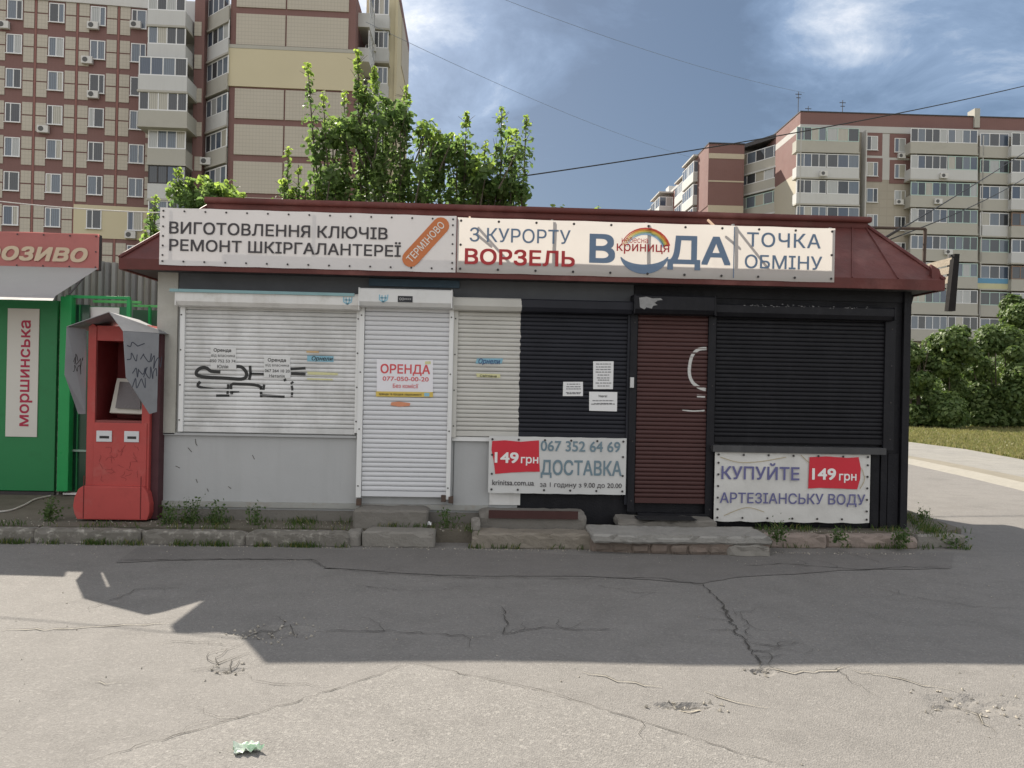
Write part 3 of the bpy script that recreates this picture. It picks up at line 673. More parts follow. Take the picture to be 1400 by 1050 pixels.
# grey-white base strip left of the black half
a, b = U(669, 688, YF - .02), U(711, 688, YF - .02)
MB().box(a.x, b.x, YF - .02, YF - .001, U(690, 690, YF).z, U(690, 668, YF).z).build('plinth', white_box, kiosk)
# roof ----------------------------------------------------------------
YE = 7.80; ex0, ex1 = U(163, 366, YE).x, U(1291, 388, YE).x
YT = 8.62; tx0, tx1 = U(284, 283, YT).x, U(1185, 302, YT).x
zt = (U(284, 285, YT).z + U(1185, 303, YT).z) / 2; zt -= .02
ze = (U(165, 371, YE).z + U(1290, 392, YE).z) / 2
YBk = YB + .3; YTb = YBk - .8
def roof_face(name, pts, th=.03):
    P = [Vector(p) for p in pts]; n = (P[1] - P[0]).cross(P[2] - P[0]).normalized(); k = len(P)
    MB().add([p for p in P] + [p - n * th for p in P], [tuple(range(k)), tuple(range(2 * k - 1, k - 1, -1))] + [(i, i + k, (i + 1) % k + k, (i + 1) % k) for i in range(k)]).build(name, maroon_roof, kiosk)
zf = ze + .10
roof_face('roof_slope', [(ex0, YE, zf), (ex1, YE, zf), (tx1, YT, zt), (tx0, YT, zt)])
roof_face('roof_slope', [(ex1, YE + .002, zf), (ex1, YBk, zf), (tx1, YTb, zt), (tx1, YT, zt)])
roof_face('roof_slope', [(ex0, YBk, zf), (ex0, YE + .002, zf), (tx0, YT, zt), (tx0, YTb, zt)])
roof_face('roof_slope', [(ex1, YBk, zf), (ex0, YBk, zf), (tx0, YTb, zt), (tx1, YTb, zt)])
MB().box(tx0, tx1, YT - .04, YTb, zt - .03, zt + .05).build('roof_cap', maroon_roof, kiosk, bevel=.02)
MB().box(tx0 - .02, tx1 + .03, YT - .08, YT + .02, zt + .03, zt + .10).build('roof_edge_roll', maroon_roof, kiosk, bevel=.03, smooth=True)
for nm, b in (('fascia', (ex0, ex1, YE - .015, YE + .02, ze - .01, zf)), ('fascia', (ex0 - .012, ex0 + .02, YE + .021, YBk, ze - .01, zf)), ('fascia', (ex1 - .02, ex1 + .012, YE + .021, YBk, ze - .01, zf))):
    MB().box(*b).build(nm, maroon_roof, kiosk, bevel=.004)
MB().box(ex0 + .02, ex1 - .02, YE + .02, YBk, ze + .005, ze + .03).build('soffit', mat('dark_soffit', (.05, .05, .052), .8, .2, 5), kiosk)
for x, dx in ((tx1, (ex1 - tx1)), (tx0, (ex0 - tx0))):
    MB().tube([(x, YT, zt + .01), (x + dx, YE, zf + .01)], .022, 6).build('hip_seam', maroon_roof, kiosk)
# standing seams across the front slope
for px in (1165, 1228):
    a = U(px, 310, YT); fx = (a.x - tx0) / (tx1 - tx0) if px < 1190 else 1
    xa = a.x if px < 1190 else tx1; MB().tube([(xa if px < 1190 else tx1 - .02, YT - .01, zt), (U(px, 380, YE).x, YE, zf + .004)], .010, 5).build('roof_seam', maroon_roof, kiosk)
c = U(1283, 381, YE); MB().hexa([(c.x - .06, YE, zf - .05), (c.x + .06, YE, zf - .05), (c.x + .06, YE + .08, zf - .05), (c.x - .06, YE + .08, zf - .05), (c.x - .05, YE + .05, zf + .17), (c.x + .04, YE + .05, zf + .12), (c.x + .04, YE + .08, zf + .12), (c.x - .05, YE + .08, zf + .17)]).build('loose_flashing', maroon_roof, kiosk)
# boxed eave end on the right side
MB().hexa([(XR + .002, 8.3, ze - .42), (XR + .06, 8.3, ze - .42), (XR + .06, 11.2, ze - .42), (XR + .002, 11.2, ze - .42), (XR + .002, 8.3, ze), (ex1 - .03, 8.3, ze), (ex1 - .03, 11.2, ze), (XR + .002, 11.2, ze)]).build('eave_box', black_p, kiosk)
# frame struts carrying the banners
strut = mat('grey_strut', (.30, .30, .30), .5, .2, 9)
for px, y0, y1 in ((232, 284, 366), (427, 290, 368), (622, 295, 372), (755, 300, 374), (884, 304, 378), (1003, 306, 380), (1136, 311, 384)):
    a, b = U(px, y0, YE), U(px, y1, YE); MB().box(a.x - .012, a.x + .012, YE + .006, YE + .03, b.z, a.z).build('banner_strut', strut, kiosk)
for px, y0, px2, y2 in ((650, 306, 705, 345), (1003, 308, 1050, 348)):
    a = U(px, y0, YE); b = U(px2, y2 + 10, YE); MB().tube([(a.x, YE + .02, a.z), (b.x, YE + .30, b.z)], .014, 5).build('banner_strut', strut, kiosk)
for px, py in ((648, 296), (986, 300)):
    a = U(px, py + 6, YE + .05); MB().tube([(a.x, YE + .03, a.z - .1), (a.x - .05, YE + .35, a.z + .10)], .014, 5).build('banner_strut', mat('pale_wood_batten', (.45, .30, .2), .8), kiosk)
# pipe bracket on the right slope
pb = MB(); a, b, c_ = U(1180, 311, 8.9), U(1265, 313, 8.9), U(1263, 365, 8.9)
pb.tube([a, b], .018, 6); pb.tube([b, c_], .020, 6); pb.build('pipe_bracket', rust, kiosk)
MB().tube([U(1205, 328, 8.5), U(1232, 311, 8.5)], .012, 5).build('cable_anchor', dark_steel, kiosk)
# brown door sill under the maroon door, steel angle under the black part
MB().box(U(870, 694, YF).x, U(966, 694, YF).x, YF - .09, YF - .002, ZP + .1, ZP + .14).build('door_sill', black_p, kiosk)

# ------------------------------------------------------------------ banners
def banner_mesh(x0, x1, z0, z1, Y, amp, m, sag=0.0, th=.003, nx=60, nz=14):
    vs = []; from_ = []
    for j in range(nz + 1):
        for i in range(nx + 1):
            u, v = i / nx, j / nz; e = min(1, u * 12, (1 - u) * 12, v * 4, (1 - v) * 4)
            d = amp * (math.sin(u * 23 + v * 5) * .5 + math.sin(u * 9 - v * 7 + 1) * .5) * e
            k = abs(math.sin(u * 19.0)) * .004
            zz = z0 + (z1 - z0) * v
            if j == 0: zz -= k * (amp / .004)
            if j == nz: zz += -k * (amp / .004) 
            vs.append((x0 + (x1 - x0) * u, Y + d + amp, zz))
    n = len(vs); w = nx + 1
    fs = [(j * w + i, j * w + i + 1, (j + 1) * w + i + 1, (j + 1) * w + i) for j in range(nz) for i in range(nx)]
    return MB().add(vs, fs).mesh('banner', m, smooth=True)
def banner(name, px, Y, m, label, cat='banner', amp=.004, eyes=(12, 3), eye=.010):
    x0, x1, ytl, ytr, ybl, ybr = px; xm = (x0 + x1) / 2
    X0, X1 = U(x0, (ytl + ybl) / 2, Y).x, U(x1, (ytr + ybr) / 2, Y).x
    Z1 = U(xm, (ytl + ytr) / 2, Y).z; Z0 = U(xm, (ybl + ybr) / 2, Y).z
    o = link(name, banner_mesh(X0, X1, Z0, Z1, Y, amp, m), None, label=label, cat=cat)
    e = MB(); nx, nz = eyes; g = .035
    for i in range(nx):
        for zz in (Z0 + g, Z1 - g): e.disc((X0 + g + (X1 - X0 - 2 * g) * i / (nx - 1), Y - .002, zz), eye, 8, .004)
    for j in range(1, nz):
        for xx in (X0 + g, X1 - g): e.disc((xx, Y - .002, Z0 + (Z1 - Z0) * j / nz), eye, 8, .004)
    e.build('eyelets', dark_steel, o)
    return o
def vinyl(name, col, trans, bump=.3, stain=.15, sc=2.2):
    m = mat(name, col, .45, .06, 1.5, bump, 5, dirt=stain, dirtcol=tuple(v * .72 for v in col), ds=sc, trans=trans); return m
YBN = YE - .03
yt_ = YBN - .003
b1 = banner('banner', (218, 623.5, 284, 294.5, 363, 371), YBN, vinyl('pale_grey_vinyl', (.64, .615, .605), .07), 'long pale banner over the left roof front with dark lettering and orange pill', eyes=(15, 6))
dk = mat('dark_print', (.055, .050, .055), .5, .1, 9)
textp('ВИГОТОВЛЕННЯ КЛЮЧІВ', 231, 530, 307.5, 323.5, yt_, dk, b1, bold=.03)
textp('РЕМОНТ ШКІРГАЛАНТЕРЕЇ', 231, 548, 331.5, 347, yt_, dk, b1, bold=.03)
org = mat('orange_print', (.60, .20, .075), .5, .05, 9, trans=.15)
a, b = U(560, 355, yt_), U(604, 307, yt_)
d = (b - a); d.y = 0; ln = d.length; d.normalize(); n_ = Vector((-d.z, 0, d.x))
cA, cB = a + d * .015, b - d * .015; r_ = .085; pill = []
for k in range(9): t = math.pi / 2 + math.pi * k / 8; pill.append(cA + d * math.cos(t) * r_ * 1 + n_ * math.sin(t) * r_)
for k in range(9): t = -math.pi / 2 + math.pi * k / 8; pill.append(cB + d * math.cos(t) * r_ + n_ * math.sin(t) * r_)
MB().prism([(p.x, p.z) for p in pill], yt_ + .0005, yt_ + .002).build('pill_print', org, b1)
text('ТЕРМІНОВО', cA + n_ * -.035 + Vector((0, -.002, 0)) - d * .03, d, n_, ln + .03, .072, mat('pale_print', (.70, .66, .6), .5), b1, bold=.02)
b2 = banner('banner', (625, 1141.5, 297, 312, 374, 384), YBN, vinyl('cream_vinyl', (.64, .61, .57), .45), 'cream backlit banner over the right roof front with rainbow logo and blue and red lettering', eyes=(11, 2), eye=.013)
blu = mat('blue_print', (.155, .225, .33), .5, .06, 9, trans=.15); redp = mat('red_print', (.48, .05, .055), .5, .06, 9, trans=.2)
MB().box(U(803, 340, yt_).x, U(804, 340, yt_).x, yt_, yt_ + .002, 0, 0)
textp('З КУРОРТУ', 642, 780, 313.5, 332, yt_, blu, b2, bold=.012)
textp('ВОРЗЕЛЬ', 635, 786, 342, 363, yt_, redp, b2, bold=.045)
textp('В', 805, 841, 321, 360, yt_, blu, b2, bold=.05)
textp('ДА', 912, 999, 324, 362, yt_, blu, b2, bold=.045)
textp('ТОЧКА', 1021, 1122, 319.5, 338.5, yt_, blu, b2, bold=.02, spacing=1.08)
textp('ОБМІНУ', 1018, 1124, 350, 368, yt_, blu, b2, bold=.02)
for k, (col) in enumerate(((.60, .10, .08), (.68, .28, .06), (.70, .52, .12), (.35, .50, .30), (.30, .45, .62))):
    mb = MB(); m = mat('rainbow_band_%d' % k, col, .5, .03, trans=.2); pts = []
    for t in range(0, 13):
        an = R(165 - t * 12.6); rr = 34 - k * 2.1; pts.append(U(881 + rr * math.cos(an) * 1.0 + 1, 343.5 - rr * .92 * math.sin(an), yt_))
    ribbon(mb, pts, [.006 + .016 * min(1, t / 8) for t in range(13)]); mb.build('rainbow_band', m, b2)
mb = MB(); pts = [U(881 + 34 * math.cos(R(q)), 344 - 24 * math.sin(R(q)), yt_) for q in range(198, 345, 9)]
ribbon(mb, pts, [.01 + .085 * math.sin(math.pi * i / (len(pts) - 1)) for i in range(len(pts))]); mb.build('swoosh_print', blu, b2)
textp('небесна', 850, 886, 326, 332, yt_ - .002, redp, b2, bold=.0, lower=True)
textp('криниця', 843, 915, 334, 344, yt_ - .002, redp, b2, bold=.015, lower=True)
MB().box(U(1003, 340, yt_).x, U(1004.2, 340, yt_).x, yt_, yt_ + .002, U(1003, 380, yt_).z, U(1003, 310, yt_).z).build('divider_print', blu, b2)

YP = YF - .10; yq = YP - .003
b3 = banner('banner', (668, 856, 597, 598, 674, 676), YP, vinyl('white_banner_vinyl', (.60, .60, .585), .05, .5, .3), 'white banner with red 149 price patch and delivery phone number below the two-tone shutter', eyes=(6, 3), eye=.012, amp=.003)
gb = mat('grey_blue_print', (.16, .23, .27), .5, .15, 9)
redm = mat('price_red', (.55, .028, .045), .45, .08, 4); wht = mat('white_print', (.78, .76, .74), .5, .05)
def patch(px, Y, m, parent):
    P = [U(a, b, Y) for a, b in px]; return MB().prism([(p.x, p.z) for p in P][::-1], Y, Y + .0025).build('price_patch', m, parent)
patch([(673, 603), (690, 602), (712, 604), (737, 602), (737, 625), (738, 645), (720, 645), (700, 646), (677, 648), (675, 630), (672, 615)], yq, redm, b3)
textp('149', 676, 709, 618, 633, yq - .003, wht, b3, bold=.05); textp('грн', 712, 736, 625, 633.5, yq - .003, wht, b3, bold=.035, lower=True)
textp('067 352 64 69', 739, 848, 603, 617.5, yq, gb, b3, bold=.03)
textp('ДОСТАВКА', 739, 850, 630, 650, yq, gb, b3, bold=.035)
textp('krinitsa.com.ua', 673, 730, 656, 663.5, yq, dk, b3, bold=.012)
textp('за 1 годину з 9.00 до 20.00', 738, 850, 660, 666.5, yq, dk, b3, bold=.008)
b4 = banner('banner', (977, 1190, 617, 620, 712, 715), YP - .04, vinyl('soiled_white_vinyl', (.62, .61, .58), .03, .9, .35, 3.5), 'creased dirty white banner with red 149 price patch under the wide black shutter', eyes=(7, 6), eye=.012, amp=.010)
yq4 = YP - .044
pu = mat('violet_print', (.13, .13, .27), .5, .15, 9)
textp('КУПУЙТЕ', 986, 1093, 638.5, 656, yq4, pu, b4, bold=.03); textp('АРТЕЗІАНСЬКУ ВОДУ', 984, 1183, 675, 689, yq4, pu, b4, bold=.02)
patch([(1107, 625), (1130, 624), (1160, 626), (1174, 625), (1177, 640), (1176, 655), (1172, 669), (1150, 668), (1120, 667), (1105, 668), (1106, 645)], yq4, redm, b4)
textp('149', 1110, 1143, 640, 656, yq4 - .003, wht, b4, bold=.05); textp('грн', 1147, 1171, 648, 657, yq4 - .003, wht, b4, bold=.035, lower=True)
cz = MB()
for pts in ([(985, 625), (1010, 632), (1040, 631), (1075, 625)], [(1095, 622), (1108, 634), (1118, 640)], [(990, 705), (1020, 694), (1045, 700)], [(1178, 640), (1182, 655), (1176, 668)]):
    ribbon(cz, px_line(pts, yq4 + .001), .007)
cz.build('crease_stains', mat('ochre_stain', (.40, .33, .20), .7, .2, 20), b4)

# posters and notes -----------------------------------------------------
paper = mat('white_paper', (.72, .72, .72), .6, .04, 6)
def sheet(name, px, Y, m, label, cat='notice'):
    P = [U(a, b, Y) for a, b in px]; mb = MB().prism([(p.x, p.z) for p in P][::-1], Y, Y + .002)
    return mb.build(name, m, None, label=label, cat=cat)
Yn = c1[4] - .016
n1 = sheet('paper_notice', [(288, 474), (323, 475), (323, 505), (288, 504)], Yn, mat('thin_paper', (.64, .64, .63), .6, .04), 'small white rental note with four text lines, on the far left of the graffiti shutter')
for t, a, b, y0, y1, bo in (('Оренда', 292, 316, 476.5, 481, .03), ('від власника', 289, 321, 484, 488, 0), ('050 752 53 74', 287, 322, 491.5, 495.5, .01), ('Юлія', 297, 312, 499, 503.5, .02)):
    textp(t, a, b, y0, y1, Yn - .002, ink, n1, bold=bo)
n2 = sheet('paper_notice', [(361, 488), (397, 488), (397, 517), (361, 516)], Yn, mat('thin_paper', (.6, .6, .6), .6), 'small white rental note stuck over the right arm of the black graffiti')
for t, a, b, y0, y1, bo in (('Оренда', 366, 391, 490, 494.5, .03), ('від власника', 363, 395, 497.5, 501, 0), ('067 264 10 20', 362, 396, 505, 509, .02), ('Наталія', 368, 389, 512, 516, .01)):
    textp(t, a, b, y0, y1, Yn - .002, ink, n2, bold=bo)
ocre = mat('faded_orange', (.55, .38, .20), .6, .2, 30); cyb = mat('faded_blue_strip', (.22, .42, .52), .6, .3, 40); yel = mat('faded_yellow', (.60, .58, .32), .6, .2, 30)
n3 = sheet('poster_remnant', [(420, 486), (456, 487), (456, 495), (420, 494)], Yn, cyb, 'torn blue strip with orange edge above a yellow strip, right end of the graffiti shutter', 'poster remnant')
P = [(419, 479.5), (436, 480), (436, 482.5), (419, 482)]; q = [U(a, b, Yn) for a, b in P]; MB().prism([(p.x, p.z) for p in q][::-1], Yn, Yn + .002).build('orange_scrap', ocre, n3)
q = [U(a, b, Yn) for a, b in [(420, 508), (462, 510), (462, 513), (421, 512)]]; MB().prism([(p.x, p.z) for p in q][::-1], Yn, Yn + .002).build('yellow_scrap', yel, n3)
q = [U(a, b, Yn) for a, b in [(420, 517), (455, 518), (455, 520), (420, 519)]]; MB().prism([(p.x, p.z) for p in q][::-1], Yn, Yn + .002).build('yellow_scrap', yel, n3)
textp('Орнели', 426, 455, 487.5, 493, Yn - .002, ink, n3, bold=.03, shear=.2)
Yd = c2[4] - .016
n4 = sheet('rent_poster', [(515, 491), (592, 492), (592, 536), (515, 535)], Yd, mat('poster_white', (.74, .73, .76), .55, .04, 8, .25, 12), 'white rental poster with big red heading and phone number on the white door shutter', 'poster')
pr = mat('poster_red', (.62, .09, .10), .5)
textp('ОРЕНДА', 520, 588, 498.5, 511, Yd - .002, pr, n4, bold=.04); textp('077-050-00-20', 523, 586, 515, 521, Yd - .002, pr, n4, bold=.025); textp('Без комісії', 537, 572, 525, 530.5, Yd - .002, pr, n4, bold=.02)
q = [U(a, b, Yd) for a, b in [(514, 535), (592, 536), (592, 543), (514, 542)]]; MB().prism([(p.x, p.z) for p in q][::-1], Yd - .001, Yd + .002).build('yellow_band', mat('poster_yellow', (.62, .46, .11), .5, .15, 20), n4)
textp('оренда та продаж нерухомості', 518, 576, 537.5, 540.5, Yd - .003, ink, n4, bold=.02)
q = [U(a, b, Yd) for a, b in [(580, 537), (587, 537), (587, 542), (580, 542)]]; MB().prism([(p.x, p.z) for p in q][::-1], Yd - .003, Yd - .001).build('blue_mark', logo, n4)
q = [U(a, b, Yd) for a, b in [(581, 494), (589, 494), (589, 498), (581, 498)]]; MB().prism([(p.x, p.z) for p in q][::-1], Yd - .002, Yd).build('yellow_mark', yel, n4)
n5 = sheet('poster_remnant', [(535, 550), (545, 549), (561, 551), (560, 555), (546, 556), (534, 554)], Yd, mat('orange_red_scrap', (.62, .26, .15), .6, .2, 40), 'torn orange-red scrap of paper below the rental poster on the white door', 'poster remnant')
Y3 = c3[4] - .016
n6 = sheet('sticker', [(652, 490), (688, 490), (686, 497), (650, 497)], Y3, cyb, 'torn blue lettered strip above a yellow one on the white part of the two-tone shutter', 'sticker')
textp('Орнели', 654, 684, 490.5, 497.5, Y3 - .002, mat('navy_ink', (.05, .09, .2), .5), n6, bold=.04, shear=.25)
n7 = sheet('sticker', [(651, 510.5), (684, 511.5), (684, 516.5), (652, 515.5)], Y3, yel, 'narrow yellow text strip, the lower of two stickers left of the black paint edge', 'sticker')
textp('Світлана', 656, 679, 512.5, 515.5, Y3 - .002, ink, n7, bold=.03)
def filler(o, x0, x1, ys, Y, h=2.2, ragged=.3):
    mb = MB()
    for y in ys:
        w = (x1 - x0) * random.uniform(1 - ragged, 1); xx = x0 + ((x1 - x0) - w) / 2; e = xx + w
        while xx < e:
            k = min(random.uniform(2, 5), e - xx); a, b = U(xx, y, Y), U(xx + k, y + h * .6, Y); mb.box(a.x, b.x, Y - .001, Y, b.z, a.z); xx += k + random.uniform(.6, 1.2)
    mb.build('print_lines', mat('grey_ink', (.22, .22, .23), .6), o)
n8 = sheet('paper_notice', [(811, 494), (839, 494), (838, 532), (811, 532)], Y3, paper, 'tall white notice page, topmost on the black part of the two-tone shutter')
filler(n8, 814, 836, [497, 501, 504.5, 508, 512, 516, 519, 523, 527], Y3 - .002)
n9 = sheet('paper_notice', [(770, 522), (797, 522), (797, 541.5), (769.5, 541.5)], Y3, paper, 'small white notice, leftmost of three on the black part of the shutter')
filler(n9, 773, 795, [524.5, 528, 531, 536, 537.5], Y3 - .002)
n10 = sheet('paper_notice', [(805.5, 535.5), (844, 536), (843.5, 562.5), (805.5, 561.5)], Y3, paper, 'wide white notice directly below the tall page on black shutter')
textp('Увага!', 818, 830, 540, 543, Y3 - .002, ink, n10, bold=.02); filler(n10, 808, 841, [547, 551, 551.8], Y3 - .002)

# ------------------------------------------------------------------ steps in front
def gx(px, py=735): return G(px, py).x
def step(name, p0, p1, y0, y1, z0, z1, m, label, cat='step', **kw):
    return rough_block(name, gx(p0), gx(p1), y0, y1, z0, z1, m, None, label=label, cat=cat, **kw)
YW = YF - .002
step('concrete_step', 486, 586, 7.72, YW - .02, -.01, .31, conc, 'rough tall concrete block step right below the white door shutter', cut=.07, amp=.008)
step('concrete_block', 482, 502, 7.47, 7.70, -.01, .135, conc_l, 'small square concrete block at the right end of the left kerb', 'block')
step('concrete_slab', 504, 598, 7.45, 7.71, -.01, .15, conc_l, 'low worn concrete slab in front of the block below the white door', 'slab')
step('concrete_step', 655, 796, 7.76, YW - .02, -.01, .30, conc, 'upper concrete step edged with brown steel below the phone banner', amp=.008)
o_ = MB().box(U(668, 706, 7.74).x, U(790, 706, 7.74).x, 7.725, 7.755, .245, .325).build('steel_angle', mat('brown_painted_steel', (.055, .022, .02), .5, .2, 8), None, label='brown steel angle bar along the edge of the upper step', cat='steel bar')
step('concrete_step', 645, 800, 7.45, 7.75, -.01, .15, mat('sandy_concrete', (.225, .20, .165), .9, .2, 6, .9, 45, dirt=.4, dirtcol=(.15, .13, .1), ds=5), 'lower sandy concrete step in front of the brown edged one', amp=.012)
rough_block('concrete_stone', gx(645, 720), gx(656, 720), 7.55, 7.72, .14, .26, conc_l, None, label='upright stub of broken concrete at left end of the lower sandy step', cat='stone')
# landing: brick base with worn screed on top
ld = thing('concrete_landing', (gx(915), 7.5, 0), 'wide crumbling grey landing over red brick in front of the maroon door', 'landing')
scr = mat('pale_screed', (.28, .27, .25), .9, .2, 5, 1.0, 40, dirt=.3, dirtcol=(.2, .19, .17), ds=4)
brick_m = mat('dirty_red_brick', (.19, .15, .125), .95, .35, 9, 1.0, 50, dirt=.5, dirtcol=(.17, .155, .13), ds=5)
bm_ = bmesh.new(); from mathutils import noise as nz_
px_poly = [(802, 760), (870, 760), (950, 764), (1031, 764)]
x0, x1 = gx(804, 745), gx(1028, 745)
P = [(x0, 7.36), (x0 + .45, 7.30), (x0 + .9, 7.27), (x0 + 1.3, 7.25), (x1, 7.26), (x1 + .01, 7.50), (x1 - .28, 7.80), (x1 - .35, YW - .02), (x0 + .05, YW - .02), (x0 - .06, 7.7)]
MB().vprism([(x * 1 + 0, y + .03) if y < 7.5 else (x, y) for x, y in P], -.01, .11).build('base', brick_m, ld)
o = rough_block('screed', x0 - .02, x1 + .01, 7.255, 7.80, .105, .185, scr, ld, cut=.05, amp=.008, chip=.03)
rough_block('upper_slab', U(845, 710, 7.8).x, U(978, 710, 7.8).x, 7.74, YW - .03, .15, .245, conc, ld, cut=.08, amp=.010)
nb = 9
for i in range(nb):
    a = x0 + (x1 - x0 - .05) * i / nb; b = x0 + (x1 - x0 - .05) * (i + 1) / nb - .015
    if i in (7, 8): continue
    yy = 7.36 - .10 * min(1, i / 4)
    rough_block('brick', a + random.uniform(0, .01), b, yy + random.uniform(-.008, .012), yy + .12, .012, .092 + random.uniform(-.006, .006), brick_m, ld, cut=.1, amp=.010)
rough_block('mortar_lump', x1 - .42, x1 - .02, 7.235, 7.40, -.01, .10, conc_l, ld, amp=.02)
mat_o = MB().add(*grid(U(868, 707, 7.9).x, U(946, 707, 7.9).x, 7.70, 7.93, .03, lambda x, y: .262 + .006 * math.sin(x * 9) * math.cos(y * 14))).build('door_mat', mat('black_rubber', (.02, .02, .022), .7, .3, 60, .8, 160), None, label='thin black mat lying before the maroon door', cat='mat')
sol = mat_o.modifiers.new('t', 'SOLIDIFY'); sol.thickness = .008
# white scrap in gap, wrapper on the road
def crumple(name, c, r, m, label, cat, n=7, flat=.35):
    bm = bmesh.new(); bmesh.ops.create_grid(bm, x_segments=n, y_segments=n, size=1)
    for v in bm.verts:
        q = nz_.noise_vector(v.co * 1.7 + Vector(c) * 3); v.co = Vector((v.co.x * r * .9, v.co.y * r * .6, 0)) + Vector((q.x * r * .3, q.y * r * .3, abs(q.z) * r * flat * 2.4 + .006))
    me = bpy.data.meshes.new(name); bm.to_mesh(me); bm.free(); me.materials.append(m); me.transform(Matrix.Rotation(.3, 4, 'Z'))
    zmin = min(v.co.z for v in me.vertices); me.transform(Matrix.Translation(Vector(c) - Vector((0, 0, zmin - .003))))
    o = link(name, me, None, label=label, cat=cat); s = o.modifiers.new('t', 'SOLIDIFY'); s.thickness = .001; return o
wr = mat('green_white_wrapper', (.70, .76, .68), .3, .1, 20, col2=(.25, .55, .28), c2s=14, c2t=.6, trans=.15)
g = G(338, 1026); crumple('crumpled_wrapper', (g.x, g.y, gh(g.x, g.y) + .006), .062, wr, 'crumpled green and white wrapper lying on the sunlit asphalt in the foreground', 'litter', 13, .40)
g = G(589, 742, .12); crumple('paper_scrap', (gx(588, 730), 7.78, .155), .04, paper, 'scrap of white litter beside the block below the white door', 'litter', 5, .8)

# ------------------------------------------------------------------ payment terminal
TY = 7.92
red = mat('terminal_red', (.40, .065, .058), .5, .15, 3, .12, 20, dirt=.4, dirtcol=(.24, .045, .04), ds=5, col2=(.48, .12, .105), c2s=5, c2t=.62)
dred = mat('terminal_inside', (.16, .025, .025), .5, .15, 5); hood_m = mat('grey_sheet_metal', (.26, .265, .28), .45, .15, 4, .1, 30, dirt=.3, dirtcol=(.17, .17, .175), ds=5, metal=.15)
def tz(py, Y=TY, px=160): return U(px, py, Y).z
def tx(px, Y=TY, py=600): return U(px, py, Y).x
term = thing('payment_terminal', (tx(160), TY + .3, ZP), 'red self-service payment terminal under a scribbled grey metal hood beside the kiosk', 'payment terminal')
XA, XB, XC, XD = tx(118), tx(129), tx(193), tx(204)
Zr1, Zr0 = tz(466), tz(575); Ztop = tz(443)
# body shell: side cheeks, top, lower front
cheek = lambda a, b, n: MB().prism([(a, ZP + .02), (b, ZP + .02), (b, Ztop - .03), (a + (b - a) * .5, Ztop), (a, Ztop - .03)], TY, TY + .62).build(n, red, term, bevel=.006)
cheek(XA, XB, 'side_panel'); cheek(XC, XD, 'side_panel')
MB().box(XB, XC, TY + .012, TY + .60, Zr1, Ztop - .02).build('head_panel', red, term)
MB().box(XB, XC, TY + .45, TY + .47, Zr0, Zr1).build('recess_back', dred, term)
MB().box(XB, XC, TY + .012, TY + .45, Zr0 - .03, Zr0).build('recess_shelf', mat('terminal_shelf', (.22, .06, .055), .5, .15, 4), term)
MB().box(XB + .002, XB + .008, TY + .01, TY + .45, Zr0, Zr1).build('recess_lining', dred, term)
fr0, fr1 = tz(665), tz(578)
MB().box(XB, XC, TY + .015, TY + .60, ZP + .02, Zr0 - .03).build('cabinet', red, term)
dp = MB().box(tx(129), tx(201), TY - .012, TY + .012, fr0, fr1).build('service_door', red, term, bevel=.006)
for p0, p1 in ((133, 154), (171, 191)):
    sp_ = MB().box(tx(p0), tx(p1), TY - .022, TY - .011, tz(604), tz(589)).build('slot_plate', mat('pale_steel', (.55, .56, .58), .35, .05, 5, metal=.3), dp, bevel=.003)
    MB().box(tx(p0 + 4.5), tx(p1 - 3.5), TY - .0245, TY - .021, tz(599.5), tz(596)).build('slot', ink, dp)
# flared base with round sides
bs = [(tx(118), tz(664)), (tx(112), tz(668)), (tx(106.5), tz(680)), (tx(105), tz(692)), (tx(107), tz(702)), (tx(111), tz(709.5)), (tx(206), tz(709.5)), (tx(209), tz(700)), (tx(209), tz(688)), (tx(206), tz(673)), (tx(200), tz(664))]
MB().prism(bs, TY - .05, TY + .60).build('base', red, term, bevel=.012)
sm_ = mat('dark_seam', (.12, .02, .02), .7)
for px in (119.5, 197): MB().box(tx(px) - .004, tx(px) + .004, TY - .053, TY - .049, tz(708), tz(650)).build('base_seam', sm_, term)
MB().box(XD + .002, U(216, 600, TY).x - .01, TY + .05, TY + .6, ZP + .02, tz(455)).build('back_case', mat('dark_maroon_case', (.07, .025, .03), .6, .2, 5), term)
# screen leaning back in the recess
def scr_pt(px, py, yy): p = U(px, py, yy); return p
q = [scr_pt(150, 564, TY + .10), scr_pt(197, 566, TY + .06), scr_pt(199, 519, TY + .20), scr_pt(160, 517, TY + .24)]
n__ = (q[1] - q[0]).cross(q[3] - q[0]).normalized(); MB().hexa([q[0] - n__ * .03, q[1] - n__ * .03, q[1], q[0], q[3] - n__ * .03, q[2] - n__ * .03, q[2], q[3]]).build('screen_frame', mat('ivory_frame', (.50, .48, .43), .5, .08, 5), term)
q = [scr_pt(158, 558, TY + .09), scr_pt(192, 560, TY + .06), scr_pt(193, 524, TY + .175), scr_pt(164, 522, TY + .205)]
c_ = sum(q, Vector()) / 4; n__ = (q[1] - q[0]).cross(q[3] - q[0]).normalized(); q = [p + n__ * .006 for p in q]
if n__.y > 0: q = [p - n__ * .02 for p in q]
MB().hexa([q[0], q[1], q[1] + Vector((0, .01, .0)), q[0] + Vector((0, .01, 0)), q[3], q[2], q[2] + Vector((0, .01, 0)), q[3] + Vector((0, .01, 0))]).build('screen', mat('dusty_screen', (.10, .085, .085), .25, .1, 5, spec=.5), term)
